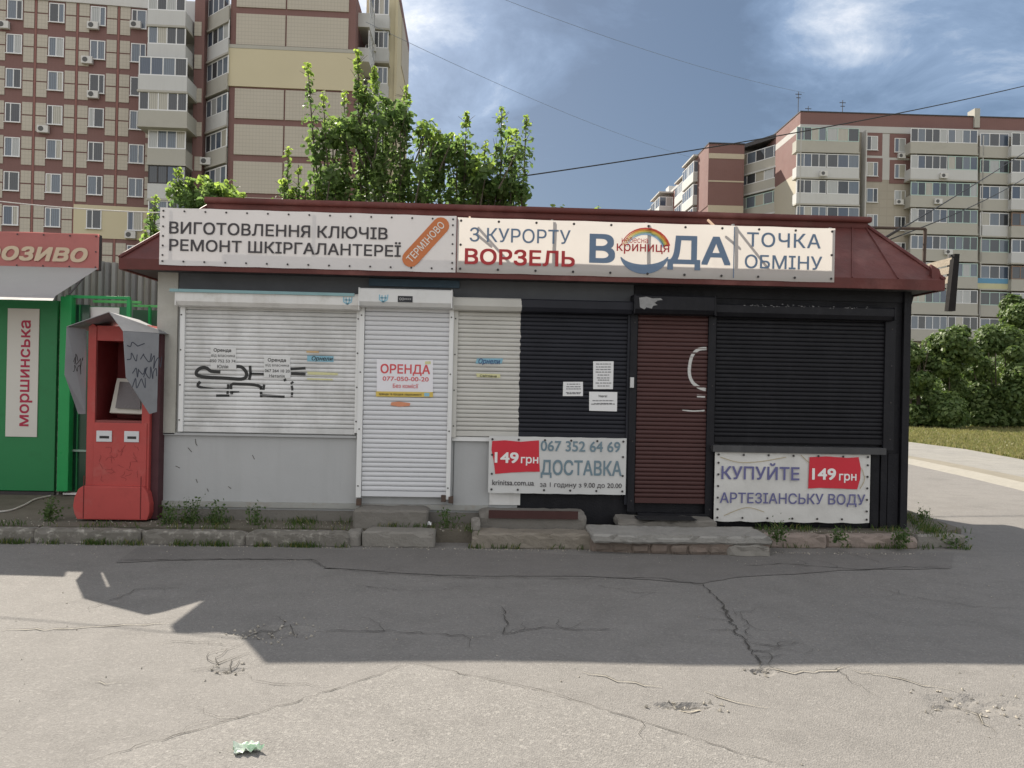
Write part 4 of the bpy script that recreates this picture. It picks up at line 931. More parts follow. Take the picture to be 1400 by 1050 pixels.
# hood: folded sheet metal
HY0 = TY - .28; HYb = TY + .50
def sheetpoly(name, pts, m, parent, th=.006):
    P = [Vector(p) for p in pts]; n = (P[1] - P[0]).cross(P[2] - P[0]).normalized(); k = len(P)
    return MB().add(P + [p + n * th for p in P], [tuple(range(k)), tuple(range(2 * k - 1, k - 1, -1))] + [(i, i + k, (i + 1) % k + k, (i + 1) % k) for i in range(k)]).build(name, m, parent)
def onr(px, py, Y): return U(px, py, Y)
rf = onr(149, 427, 7.57); lf = onr(91, 447, 7.80); rfo = onr(168, 453, 7.45); rbo = onr(217, 456, 7.80)
rb = Vector((rf.x - .02, TY + .35, rf.z - .02)); lb = Vector((lf.x + .04, TY + .3, lf.z - .02)); rbk = Vector((rbo.x - .01, TY + .2, rbo.z + .01))
sheetpoly('hood', [lf, rf, rb, lb], hood_m, term)
sheetpoly('hood_slope', [rf, rfo, rbo, rbk, rb], hood_m, term)
r516 = onr(172, 516, 7.48); r566 = onr(204, 566, 7.70); r563 = onr(214, 563, 7.78)
sheetpoly('hood_cheek', [lf, onr(88, 512, 7.80), onr(107, 566, 7.88), onr(117, 566, TY + .02), onr(118, 450, TY + .02)], hood_m, term)
sheetpoly('hood_cheek', [rfo, r516, r566, r563, rbo], hood_m, term)
lv = [rfo, r516, r566, rbo]
ux = (lv[3] - lv[0]).normalized(); nn = (lv[1] - lv[0]).cross(lv[3] - lv[0]).normalized(); vz = ux.cross(nn).normalized()
if nn.x < 0: nn = -nn
if vz.z > 0: vz = -vz
hg = MB(); o0 = lv[0] + nn * .008; Wd = (lv[3] - lv[0]).length
random.seed(21)
def scribble(mb, o0, ux, vz, nn, W_, spots, w):
    for (sx, sy, wd, ht, k) in spots:
        pts = [(sx + wd * i / k + random.uniform(-.02, .02), sy + ht * (.5 + .5 * math.sin(i * 2.3 + sx * 9)) * random.uniform(.6, 1.1)) for i in range(k + 1)]
        ribbon(mb, smooth_line([o0 + ux * a + vz * b for a, b in pts], 5), w, nrm=nn)
scribble(hg, o0, ux, vz, nn, Wd, ((.05, .20, .12, .10, 5), (.18, .20, .14, .10, 5), (.30, .22, .14, .14, 6), (.08, .34, .16, .10, 8), (.22, .33, .16, .14, 8), (.10, .44, .14, .10, 7), (.02, .10, .2, .06, 5)), .010)
hg.build('graffiti', mat('blue_black_marker', (.05, .055, .075), .5), term)
hl = MB(); o0 = U(92, 485, HY0 + .01) + Vector((0, -.02, 0)); ux = (U(117, 485, TY) - U(90, 485, HY0)).normalized(); nn = Vector((0, 0, 1)).cross(ux); nn = nn if nn.y < 0 else -nn
scribble(hl, o0 + ux * .02 + nn * .012, ux, Vector((0, 0, -1)), nn, .3, ((.06, .02, .16, .10, 8), (.05, .10, .14, .09, 7), (.08, -.02, .05, .13, 4)), .007)
hl.build('graffiti', ink, term)
# scratches on the service door
sc2 = MB(); 
for _ in range(26):
    p = U(random.uniform(134, 192), random.uniform(612, 655), TY - .014); a = random.uniform(0, 6.3); q = p.copy(); pts = [q.copy()]
    for k in range(4): a += random.gauss(0, .6); q = q + Vector((math.cos(a) * .018, 0, math.sin(a) * .018)); pts.append(q.copy())
    ribbon(sc2, pts, .003)
sc2.build('scratches', mat('scratch_dark', (.16, .03, .03), .7), dp)

# ------------------------------------------------------------------ green kiosk on the left
GY = 9.55
grn = mat('green_panel', (.025, .20, .070), .38, .12, 2, .05, 20, dirt=.2, dirtcol=(.015, .10, .035), ds=4)
grn2 = mat('bright_green_paint', (.02, .30, .085), .35, .12, 3, dirt=.15, dirtcol=(.02, .15, .05), ds=6)
gk = thing('green_kiosk', (U(-100, 600, GY).x, GY + 1, ZP), 'green drinks kiosk at the left edge with vertical white sign and grey awning', 'kiosk')
gxL = U(-420, 600, GY).x; gxR = U(75, 600, GY).x; gz0 = U(38, 671, GY).z; gz1 = U(38, 410, GY).z
MB().box(gxL, gxR, GY, GY + .05, gz0, gz1).build('panel', grn, gk, bevel=.006)
MB().box(gxL, gxR - .05, GY + .06, GY + 2.4, ZP, gz1 - .02).build('body', mat('dark_green_body', (.01, .07, .03), .6, .15, 3), gk)
MB().box(gxL, gxR, GY + .01, GY + .06, ZP - .01, gz0 - .01).build('base', dark_steel, gk)
pl = MB().box(U(10, 500, GY).x, U(53, 500, GY).x, GY - .012, GY - .001, U(30, 597, GY).z, U(30, 422, GY).z).build('side_sign', mat('ivory_sign', (.62, .61, .56), .5, .04, 4), gk)
crim = mat('crimson_print', (.40, .03, .07), .5)
a = U(39, 583, GY - .014); b = U(39, 438, GY - .014)
text('моршинська', (a.x, GY - .014, a.z), (0, 0, 1), (-1, 0, 0), b.z - a.z, abs(U(39, 500, GY).x - U(26.5, 500, GY).x), crim, gk, bold=.03, lower=True)
# gap with rusty inner frame, green post
MB().box(U(75.5, 500, GY).x, U(81, 500, GY).x, GY + .05, GY + .12, ZP, gz1).build('inner_frame', mat('rust_flaked', (.10, .09, .075), .8, .6, 30, .6, 90, col2=(.30, .28, .26), c2s=18, c2t=.55), gk)
post = MB().box(U(80.5, 500, GY - .1).x, U(96, 500, GY - .1).x, GY - .1, GY, U(88, 672, GY - .1).z, U(88, 405, GY - .1).z).build('post', grn2, gk, bevel=.012)
gw = MB().box(U(96.5, 500, GY).x, U(118.5, 500, GY).x, GY + .03, GY + .06, U(110, 672, GY).z, U(110, 416, GY).z).build('glazing', mat('green_dark_glass', (.015, .06, .035), .12, .3, 5, spec=.6), gk)
MB().box(U(96.5, 500, GY).x, U(120, 500, GY).x, GY, GY + .03, U(108, 617.5, GY).z, U(108, 615, GY).z).build('glazing_bar', mat('pale_green_bar', (.3, .42, .36), .5), gk)
MB().box(U(92, 500, GY).x, U(122, 500, GY).x, GY - .04, GY + .03, U(108, 676, GY).z, U(108, 673.5, GY).z).build('threshold', rail_w, gk)
for p0, p1 in ((98, 101), (106, 107.5)): MB().box(U(p0, 500, GY).x, U(p1, 500, GY).x, GY + .01, GY + .03, U(108, 672, GY).z, U(108, 416, GY).z).build('glazing_bar', grn, gk)
# awning and red sign
AY0 = GY - .35; SY = GY + .35
aw = mat('grey_awning_fabric', (.44, .42, .415), .8, .1, 3, .2, 20, dirt=.2, dirtcol=(.34, .32, .31), ds=2, trans=.3)
fa = U(-420, 402, AY0); fb = U(76, 409, AY0); bb = U(135, 367, SY); ba = U(-420, 358, SY)
zl = fb.z
MB().add([(ba.x, SY - .01, bb.z), (bb.x, SY - .01, bb.z), (fb.x, AY0, zl + .04), (ba.x, AY0, zl + .04), (ba.x, AY0 - .46, U(30, 410, AY0 - .46).z), (U(72, 410, AY0 - .46).x, AY0 - .46, U(30, 410, AY0 - .46).z)], [(0, 3, 2, 1), (3, 4, 5, 2)]).build('awning', aw, gk)
s_ = U(0, 342, SY - .04); 
MB().box(U(-420, 342, SY).x, U(135, 342, SY).x - .02, SY, SY + .12, bb.z - .02, U(60, 318, SY).z).build('sign_frame', dark_steel, gk)
ms = banner('banner', (-420, 135, 306, 317.5, 357, 367), SY - .012, vinyl('faded_red_vinyl', (.60, .22, .20), .35, .4, .3), 'faded red ice cream banner above the grey awning at the left edge', eyes=(16, 2), eye=.010, amp=.006)
textp('Морозиво', -88, 120, 331, 356, SY - .018, mat('cream_print', (.70, .58, .42), .5, .05, trans=.25), ms, bold=.05, shear=.22)
mb = MB(); mb.tube([U(118, 375, SY - .1), U(95, 402, AY0)], .012, 5); mb.build('awning_arm', dark_steel, gk)

# green open frame between the green kiosk and the terminal
gf_ = thing('metal_barrier', (U(150, 600, GY).x, GY, ZP), 'green steel rail frame with white paper panel standing behind the terminal', 'barrier')
MB().box(U(93, 407, GY).x, U(180, 407, GY).x, GY - .05, GY - .01, U(137, 409, GY).z, U(137, 405, GY).z).build('rail', grn2, gf_, bevel=.004)
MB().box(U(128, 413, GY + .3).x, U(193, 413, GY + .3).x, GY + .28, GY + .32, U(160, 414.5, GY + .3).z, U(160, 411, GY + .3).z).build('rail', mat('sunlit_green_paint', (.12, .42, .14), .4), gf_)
MB().box(U(175, 450, GY).x, U(180, 450, GY).x, GY - .05, GY - .005, ZP, U(178, 410, GY).z).build('upright', grn2, gf_, bevel=.004)
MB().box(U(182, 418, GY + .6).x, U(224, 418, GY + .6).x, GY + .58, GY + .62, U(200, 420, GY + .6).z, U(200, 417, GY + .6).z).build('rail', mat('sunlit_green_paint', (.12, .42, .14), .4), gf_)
MB().box(U(203, 450, GY + .6).x, U(206, 450, GY + .6).x, GY + .58, GY + .62, ZP, U(203, 419, GY + .6).z).build('upright', grn2, gf_)
gpan = MB().box(U(104, 450, GY + .1).x, U(178, 450, GY + .1).x, GY + .1, GY + .13, ZP, U(140, 419, GY + .1).z).build('infill_panel', mat('dull_green_sheet', (.03, .15, .075), .5, .15, 4), gf_)
MB().box(U(181, 450, GY + .7).x, U(226, 450, GY + .7).x, GY + .7, GY + .72, ZP, U(200, 424, GY + .7).z).build('infill_panel', mat('grey_green_sheet', (.07, .12, .09), .6, .2, 4), gf_)
MB().box(U(119, 430, GY + .09).x, U(163, 430, GY + .09).x, GY + .085, GY + .098, U(140, 450, GY + .09).z, U(140, 420, GY + .09).z).build('paper_panel', paper, gf_)
# corrugated fence behind
fen = thing('sheet_fence', (U(180, 400, 11.2).x, 11.2, 0), 'grey ribbed sheet metal fence between the red banner and the maroon roof', 'fence')
fx0, fx1 = U(60, 400, 11.2).x, U(260, 400, 11.2).x; k = 22; w = (fx1 - fx0) / k; fz = U(180, 357, 11.2).z
for i in range(k):
    m = mat('fence_grey_%d' % (i % 4), [(.27, .265, .255), (.22, .215, .21), (.32, .31, .295), (.25, .235, .215)][i % 4], .7, .12, 6, streak=.35, dirtcol=(.16, .14, .11))
    x = fx0 + i * w; h = random.uniform(-.03, .03)
    MB().vprism([(x, 11.22), (x + w * .2, 11.18), (x + w * .7, 11.18), (x + w * .9, 11.22), (x + w * .9, 11.24), (x, 11.24)], 0, fz + h).build('fence_panel', m, fen)
# pale cable on the ground
cb = smooth_line([G(-30, 702, ZP), G(10, 700, ZP), G(33, 692, ZP), G(48, 684, ZP), G(70, 679, ZP)], 6)
MB().tube([p + Vector((0, 0, .012)) for p in cb], .010, 6).build('power_cable', mat('pale_cable', (.55, .54, .5), .5), None, smooth=True, label='pale cable curving over the dirt below the green kiosk', cat='cable')

# ------------------------------------------------------------------ wooden board behind the roof, right
wd = mat('weathered_pale_wood', (.42, .36, .28), .85, .2, 9, .5, 40, dirt=.3, dirtcol=(.22, .18, .14), ds=7)
wb_ = thing('wooden_board', (U(1285, 400, 9.4).x, 9.4, 2.2), 'old pale plank board with dark end post behind the right roof corner', 'board')
for i, (yl, yr, hl_) in enumerate(((364, 352, 9), (374, 364, 9), (385, 377, 9))):
    a, b = U(1255, yl, 9.9), U(1301, yr, 9.2); hh = .085
    MB().hexa([a + Vector((0, 0, -hh)), b + Vector((0, 0, -hh)), b + Vector((0, .03, -hh)), a + Vector((0, .03, -hh)), a, b, b + Vector((0, .03, 0)), a + Vector((0, .03, 0))]).build('plank', wd, wb_)
a, b = U(1302, 425, 9.15), U(1310, 347, 9.15)
MB().hexa([a + Vector((-.05, 0, 0)), a + Vector((.04, 0, 0)), a + Vector((.04, .08, 0)), a + Vector((-.05, .08, 0)), b + Vector((-.045, 0, 0)), b + Vector((.02, 0, 0)), b + Vector((.02, .08, 0)), b + Vector((-.045, .08, 0))]).build('post', mat('tarred_wood', (.022, .02, .02), .9, .3, 12, spec=.15), wb_)
a, b = U(1296, 405, 9.3), U(1298, 348, 9.3)
MB().tube([a, b], .022, 5).build('post', mat('grey_wood_post', (.25, .24, .22), .8, .2, 9), wb_)

# ------------------------------------------------------------------ overhead cables
def cable(name, pts, r, m, label, n=14):
    P = smooth_line(pts, n); return MB().tube(P, r, 5).build(name, m, None, smooth=True, label=label, cat='cable')
def sag(a, b, s, n=9): return [a.lerp(b, i / n) - Vector((0, 0, s * 4 * (i / n) * (1 - i / n))) for i in range(n + 1)]
ck = mat('black_cable', (.02, .02, .022), .6)
fk = mat('grey_wire', (.16, .19, .24), .6)
cable('overhead_cable', sag(U(560, 262, 14.5), U(1480, 98, 24), .25), .014, ck, 'thick black cable rising from the treetops over the right apartment block', 3)
cable('overhead_cable', sag(U(640, -20, 40), U(1100, 127, 60), .5), .011, fk, 'faint thin wire high in the middle of the sky, the upper one', 3)
cable('overhead_cable', sag(U(500, 30, 40), U(948, 216, 80), .6), .012, fk, 'faint thin wire descending from left tower towards the far right roofs', 3)
cable('overhead_cable', sag(U(1205, 329, 8.5), U(1480, 150, 30), .12), .009, ck, 'black service wire from the right roof corner, the upper of the pair', 3)
cable('overhead_cable', sag(U(1207, 331, 8.5), U(1480, 172, 30), .45), .008, ck, 'black service wire from the right roof corner, the sagging lower of the pair', 3)
cable('overhead_cable', sag(U(-60, 268, 9.0), U(222, 291, 8.2), .03), .006, mat('pale_rope', (.5, .49, .46), .8, .4, 60), 'pale twisted cable from the upper left end of the kiosk banner to left', 3)

# ------------------------------------------------------------------ apartment blocks
pane_a = panemat('window_pane', (.06, .065, .072), (.44, .45, .44), (.15, .18, .22))
pvc = mat('white_window_frame', (.70, .70, .70), .4, .05, 3)
loc_ = lambda root_y: None
def frame_of(o):                                   # from photo pixels to the building's own x,z on its plane y=c
    Mi = (Matrix.Translation(o.location) @ o.rotation_euler.to_matrix().to_4x4()).inverted()
    def f(px, py, c=0.0):
        A = Mi @ EYE; D = (Mi.to_3x3() @ ray(px, py)); t = (c - A.y) / D.y; q = A + D * t; return q.x, q.z
    return f
PM = {}
def pane(parent, x0, x1, y, z0, z1, m=pane_a):
    key = (round(x1 - x0, 2), round(z1 - z0, 2), m.name)
    if key not in PM: w, h = key[:2]; PM[key] = MB().box(-w / 2, w / 2, 0, .02, 0, h).mesh('pane', m)
    o = bpy.data.objects.new('pane', PM[key]); COL.objects.link(o); o.parent = parent; o.location = ((x0 + x1) / 2, y, z0); return o
FM = {}
def window(parent, x0, x1, y, z0, z1, n=2, m=pvc, t=.07, split=None, sill=True):
    """frame standing 4 cm proud of the wall with n panes set back in it"""
    w, h = round(x1 - x0, 2), round(z1 - z0, 2); key = (w, h, n, m.name, split)
    if key not in FM:
        mb = MB(); mb.box(0, w, -.05, .02, 0, t); mb.box(0, w, -.05, .02, h - t, h); xs_ = [0.0] + [w * (split or (i / n)) if n == 2 else w * i / n for i in range(1, n)] + [w]
        for i, x in enumerate(xs_):
            a = 0 if i == 0 else (w - t if i == len(xs_) - 1 else x - t / 2); mb.box(a, a + t, -.049, .02, t, h - t)
        if sill: mb.box(-.05, w + .05, -.14, -.05, -.04, .01)
        FM[key] = (mb.mesh('window', m), xs_)
    me, xs_ = FM[key]; o = bpy.data.objects.new('window', me); COL.objects.link(o); o.parent = parent; o.location = (x0, y, z0)
    for i in range(n): pane(o, xs_[i] + t * .4, xs_[i + 1] - t * .4, -.02, t, h - t)
    return o
ACM = {}
acm = mat('ac_white', (.58, .57, .55), .5, .08, 3); acf = mat('ac_fan_dark', (.10, .10, .10), .6)
def aircon(parent, x, y, z_, w=.8):
    if 0 not in ACM:
        ACM[0] = MB().box(-w / 2, w / 2, -.35, -.05, 0, .55).mesh('air_conditioner', acm)
        d = MB(); d.prism([(-.12 + .2 * math.cos(k * .628), .28 + .2 * math.sin(k * .628)) for k in range(10)], -.365, -.351); ACM[1] = d.mesh('fan_grille', acf)
    o = bpy.data.objects.new('air_conditioner', ACM[0]); COL.objects.link(o); o.parent = parent; o.location = (x, y, z_)
    f = bpy.data.objects.new('fan_grille', ACM[1]); COL.objects.link(f); f.parent = o
    return o
def B(parent, name, m, *box, bevel=0.0, label=None): return MB().box(*box).build(name, m, parent, local=True, label=label, bevel=bevel)
def tiled(name, col, fx=6.0, fz=9.0, amt=.15, var=.08):
    """facade cladding: fine ribs and grout lines by material only, panels themselves are meshes"""
    if name in MATS: return MATS[name]
    m = mat(name, col, .8, var, .35, dirt=.12, dirtcol=tuple(v * .72 for v in col), ds=.22); nt = m.node_tree; N = nt.nodes.new; L = nt.links.new
    p = nt.nodes['Principled BSDF']; src = p.inputs['Base Color'].links[0].from_socket
    g = N('ShaderNodeNewGeometry'); s = N('ShaderNodeSeparateXYZ'); L(g.outputs['Position'], s.inputs[0])
    def line(o, f, w):
        a = N('ShaderNodeMath'); a.operation = 'MULTIPLY'; L(o, a.inputs[0]); a.inputs[1].default_value = f
        b = N('ShaderNodeMath'); b.operation = 'FRACT'; L(a.outputs[0], b.inputs[0]); c = N('ShaderNodeMath'); c.operation = 'LESS_THAN'; L(b.outputs[0], c.inputs[0]); c.inputs[1].default_value = w; return c.outputs[0]
    mx = N('ShaderNodeMath'); mx.operation = 'MAXIMUM'; L(line(s.outputs[2], fz, .14), mx.inputs[0]); L(line(s.outputs[0], fx, .12), mx.inputs[1])
    k = N('ShaderNodeMath'); k.operation = 'MULTIPLY'; L(mx.outputs[0], k.inputs[0]); k.inputs[1].default_value = amt
    x = N('ShaderNodeMix'); x.data_type = 'RGBA'; L(k.outputs[0], x.inputs[0]); L(src, x.inputs[6]); x.inputs[7].default_value = (*[v * .4 for v in col], 1); L(x.outputs[2], p.inputs['Base Color'])
    return m
mar = tiled('maroon_cladding', (.20, .112, .102), 4, 6, .12)
bei = tiled('beige_cladding', (.46, .42, .355), 4, 3.5, .25)
cream = mat('cream_render', (.54, .48, .335), .85, .06, .3, dirt=.1, dirtcol=(.36, .33, .25), ds=.3)
whi = mat('white_loggia_panel', (.52, .52, .51), .8, .08, .4, dirt=.25, dirtcol=(.34, .33, .31), ds=.4, streak=.2)
gre = mat('grey_loggia_panel', (.40, .385, .34), .85, .1, .4, dirt=.25, dirtcol=(.28, .265, .23), ds=.4)

# --- left wing: maroon grid with beige panels
D1 = 62.0
lo = U(203, 525, D1); wing = thing('apartment_building', (lo.x, lo.y, 0), 'left apartment block with maroon grid, beige panels and white windows', 'building', rz=R(-5.3) * -1)
f1 = frame_of(wing); FH = (f1(128, 22)[1] - f1(128, 300)[1]) / 6; zb0 = f1(128, 300)[1]
BW = (f1(187, 200)[0] - f1(17, 200)[0]) / 3; xw = f1(187, 200)[0]
NB = 6
wl = xw - BW * (NB - .5); 
B(wing, 'wall', mar, wl - .3, -.02, 0, 12, 0, zb0 + FH * 7.6)
pale_top = B(wing, 'parapet', mat('pale_parapet', (.55, .54, .52), .8), wl - .3, -.02, -.15, .0, f1(100, 4)[1], f1(100, 4)[1] + 1.1)
ww, wh = 1.12, 1.5; p1w = (BW - ww - .42) / 2
P_up = MB().box(0, p1w, -.05, 0, 0, .95).mesh('panel', bei); P_lo = MB().box(0, p1w, -.05, 0, 0, 1.15).mesh('panel', bei)
P_cr = cream
def addp(me, x, z_, nm='panel', par=wing):
    o = bpy.data.objects.new(nm, me); COL.objects.link(o); o.parent = par; o.location = (x, 0, z_)
random.seed(3)
acs = {(3, 6): 0, (2, 6): 0, (1, 0): 0, (2, 4): 0, (3, 0): 0}
for b_ in range(NB):
    xc = xw - BW * b_
    for k in range(-5, 8):
        zc = zb0 + FH * k
        if zc > f1(100, 4)[1] - .5 or zc < 1: continue
        fl_cream = (k == 0 and b_ < 2)
        if fl_cream: continue
        for side in (-1, 1):
            x_ = xc + ww / 2 + .09 if side > 0 else xc - ww / 2 - .09 - p1w
            addp(P_up, x_, zc - wh / 2 + .68); addp(P_lo, x_, zc - wh / 2 - .57)
        window(wing, xc - ww / 2, xc + ww / 2, -.03, zc - wh / 2, zc + wh / 2, 2, split=random.choice((.36, .5, .62)))
    # raised joint strip between the bays
    B(wing, 'joint_strip', mat('faded_maroon_strip', (.25, .12, .105), .8), xc + BW / 2 - .07, xc + BW / 2 + .07, -.04, -.001, 0, zb0 + FH * 6.45)
x0_, x1_ = xw - BW * 1.5, xw + BW / 2 + .1
B(wing, 'render_patch', cream, x0_, min(x1_, -.03), -.06, -.041, zb0 - FH * .55, zb0 + FH * .42)
for b_ in (0, 1): window(wing, xw - BW * b_ - ww / 2, xw - BW * b_ + ww / 2, -.07, zb0 - wh / 2, zb0 + wh / 2, 2, split=.4)
for px, py in ((129, 37), (187, 36), (121, 84), (129, 131), (61, 178), (180, 322), (7, 36)):
    x_, z_ = f1(px, py); aircon(wing, x_, -.04, z_ - .27)

# --- tower block next to it
D2 = 60.0
to = U(305, 525, D2); tower = thing('apartment_building', (to.x, to.y, 0), 'tall tower block with blank beige end wall, glazed loggias and a pale yellow band', 'building', rz=R(1.0))
f2 = frame_of(tower)
tX1 = f2(485, 100)[0]; TH = (f2(395, 168)[1] - f2(395, 218)[1]); TZ = f2(395, 218)[1]
zTop = f2(395, -14)[1]
tbody = mat('tower_shell', (.42, .385, .30), .85, .08, .3)
B(tower, 'wall', mar, 0, tX1, 0, 5.6, 0, zTop)
# panels between maroon bands (two columns)
xm_ = f2(388, 200)[0]
def tp(y0, y1, m=bei, cols=((.45, xm_ - .06), (xm_ + .06, tX1 - .55)), nm='panel'):
    z1_, z0_ = f2(395, y0)[1], f2(395, y1)[1]
    for a, b in cols: B(tower, nm, m, a, b, -.08, -.001, z0_, z1_)
for y0, y1 in ((-13, 13), (22, 64), (124, 164.5), (173, 214), (223, 266), (272, 312), (318, 360)): tp(y0, y1)
z1_, z0_ = f2(395, 70)[1], f2(395, 121.5)[1]
B(tower, 'yellow_render_band', cream, -.15, tX1 + .02, -.14, 5.7, z0_, z1_, label='pale yellow rendered storey')
B(tower, 'cornice', gre, -.15, tX1 + .05, -.16, -.02, z1_ + .01, z1_ + .28)
# side stack of the tower
NS = 8
sideX = tX1
def loggia(root, x0, x1, y0, z0, h, n, mp, yb, pvcm=pvc, par=1.12, ends=True, gl=1.42, glass=True):
    """one glazed balcony: parapet, floor slab edge and glazing across the front"""
    o = B(root, 'loggia_parapet', mp, x0, x1, y0, yb, z0, z0 + par)
    B(root, 'slab', gre, x0 - .05, x1 + .05, y0 - .06, yb, z0 - .16, z0 - .002)
    if glass: return window(root, x0 + .02, x1 - .02, y0 + .08, z0 + par + .01, z0 + par + gl, n, m=pvcm, t=.08, sill=False)
random.seed(5)
whs = [whi, whi, gre, whi, whi, whi]
rows = [(30, 62), (85, 108), (108, 0)]
# front loggias x 200-258: windows rows from the photo (pixel y of window centres)
fy = [4, 50, 97, 144, 192, 240, 288, 336]
for i, yc_ in enumerate(fy):
    wide = i in (2, 3)
    x0, x1 = f2(196 if wide else 204, yc_)[0], f2(262 if wide else 256, yc_)[0]; zc = f2(230, yc_)[1]
    z0 = zc - .72 - 1.12; loggia(tower, x0, x1, -.9 if wide else -.3, z0, TH, 5 if i == 3 else 4, [whi, whi, whi, gre, gre, whi, whi, whi][i], 3.2, pvcm=pvc if i not in (5,) else dark_steel)
B(tower, 'wall', whi, f2(204, 100)[0], f2(256, 100)[0], 2.6, 5, 0, zTop)
B(tower, 'wall', mar, f2(257, 100)[0], f2(271, 100)[0], 1.2, 5, 0, zTop)
for i, yc_ in enumerate(fy): 
    zc = f2(263, yc_)[1]; B(tower, 'panel', bei, f2(259, yc_)[0], f2(269, yc_)[0], 1.14, 1.2, zc - 2.0, zc - .9)
# slanting loggia stack, turned 45 degrees
sl_x0, sl_x1 = f2(270, 200)[0], -.05
ang = thing
def slant(zc, mp):
    z0 = zc - 1.84; a = Vector((sl_x0 - .1, 1.9)); b = Vector((sl_x1, -.35)); 
    MB().vprism([(a.x, a.y), (b.x, b.y), (b.x, 2.8), (a.x, 2.8)], z0, z0 + 1.12).build('loggia_parapet', mp, tower, local=True)
    MB().vprism([(a.x - .1, a.y - .1), (b.x, b.y - .12), (b.x, 2.8), (a.x, 2.8)], z0 - .15, z0 - .002).build('slab', gre, tower, local=True)
    w = window(tower, 0, (b - a).length, 0, 0, 1.4, 4, t=.09, sill=False); w.location = (a.x + .04, a.y + .10, z0 + 1.13); w.rotation_euler = (0, 0, math.atan2(b.y - a.y, b.x - a.x))
for yc_ in (-4, 40, 88, 139, 188, 238, 288): slant(f2(286, yc_)[1], random.choice((whi, whi, gre)))
B(tower, 'wall', gre, sl_x0 - .1, sl_x1, 2.81, 5, 0, zTop)
x_, z_ = f2(274, 214); aircon(tower, x_, 1.4, z_ - .3)
# right side wing: front loggias 500-540 and receding side wall 540-567
D3 = 5.6
wx0, wx1 = f2(500, 100, D3)[0], f2(541, 100, D3)[0]
wx0 = max(wx0, tX1 + .2)
B(tower, 'wall', cream, tX1 + .01, wx1, D3, D3 + 12.5, 0, f2(541, -12, D3)[1])
# slanting roofline of the far side: stepped attic
zA = f2(541, -12, D3)[1]
B(tower, 'attic', mar, tX1 + .01, wx1 + .03, D3 - .05, D3 + 12.6, zA, zA + 1.0)
B(tower, 'panel', bei, wx1, wx1 + .06, D3 + 4.5, D3 + 12.2, f2(541, 60, D3)[1], f2(541, -10, D3)[1])
for yc_ in (15, 60, 108, 155, 202, 250):
    zc = f2(520, yc_, D3)[1]; loggia(tower, tX1 + .35, wx1 - .55, D3 - .9, zc - 1.84, TH, 4, whi, D3 + .01, par=1.1)
for yc_ in (20, 66, 140, 190, 235):
    zc = f2(492, yc_, 3)[1]; z0 = zc - 1.8
    MB().box(tX1 + .001, tX1 + .9, 1.2, 4.6, z0, z0 + 1.1).build('loggia_parapet', whi, tower, local=True)
    w = window(tower, 0, 3.3, 0, 0, 1.4, 4, t=.08, sill=False); w.location = (tX1 + .85, 1.25, z0 + 1.11); w.rotation_euler = (0, 0, R(90))
B(tower, 'rib', cream, wx1 - .12, wx1 + .10, D3 - .12, D3 + .12, 0, zA)
for px, py in ((508, 67), (503, 115)): x_, z_ = f2(px, py, D3 - .9); aircon(tower, x_, D3 - .92, z_ - .3)

# --- right complex
D4 = 83.0
ro = U(1087, 525, D4); rb_ = thing('apartment_building', (ro.x, ro.y, 0), 'long right apartment block with maroon attic and rows of glazed loggias', 'building', rz=R(-.8))
f4 = frame_of(rb_); RH = (f4(1160, 223)[1] - f4(1160, 401)[1]) / 5.03; 
zRT = f4(1087, 153)[1]; xE = f4(1500, 300)[0]
tan_ = tiled('tan_render', (.36, .325, .27), 1.2, 1.1, .12); lw_ = mat('pale_band', (.46, .45, .43), .8, .08, .4)
B(rb_, 'wall', tan_, 0, xE, 0, 12, 0, zRT - 2.0)
B(rb_, 'attic', mar, -.05, xE, -.06, 12, zRT - 1.35, zRT)
B(rb_, 'attic_band', lw_, -.05, xE, -.08, 12, zRT - 2.05, zRT - 1.351)
B(rb_, 'coping', dark_steel, -.1, xE, -.12, 12.1, zRT + .001, zRT + .12)
# left facing side wall of the main block
B(rb_, 'side_cladding', mar, -.05, -.001, .02, 11.9, f4(1070, 233)[1], zRT - 2.06, label='maroon upper side cladding')
B(rb_, 'side_cladding', mat('cream_side', (.46, .42, .34), .85, .06, .3), -.05, -.001, .02, 11.9, 0, f4(1070, 233)[1] - .01, label='cream lower side cladding')
rows = [f4(1160, 223 + 36.0 * k)[1] for k in range(0, 9)]
random.seed(11)
pv2 = mat('brown_window_frame', (.25, .16, .11), .5, .1, 3)
greenish = mat('green_glazing_frame', (.42, .55, .50), .4, .05, 3)
ROWS = [199, 230, 265, 301, 337, 373, 409, 440, 475]
def stack(x0p, x1p, n, ys, dy=0.0, pro=-1.1, mats=None, slope=.028, half=None):
    for i, y_ in enumerate(ys):
        y = y_ + dy; zc = f4((x0p + x1p) / 2, y)[1]
        if zc < 2.6: continue
        x0, x1 = f4(x0p, y, pro)[0], f4(x1p, y, pro)[0]
        mp = (mats or [gre, gre, whi])[random.randrange(len(mats or [0, 0, 0]))]
        fm = random.choice((pvc, pvc, pvc, greenish, pv2 if random.random() < .3 else pvc))
        if half:
            xm = x0 + (x1 - x0) * half
            B(rb_, 'loggia_parapet', mp, x0, x1, pro, -.001, zc - 1.85, zc - .75); B(rb_, 'slab', gre, x0 - .05, x1 + .05, pro - .06, -.002, zc - 2.02, zc - 1.852)
            window(rb_, x0 + .02, xm - .04, pro + .06, zc - .74, zc + .72, n, m=fm, t=.07, sill=False)
            window(rb_, xm + .04, x1 - .02, pro + .06, zc - .74, zc + .72, n - 1, m=random.choice((pvc, greenish)), t=.07, sill=False)
        else: loggia(rb_, x0, x1, pro, zc - 1.85, RH, n, mp, -.001, pvcm=fm, par=1.10, gl=1.46)
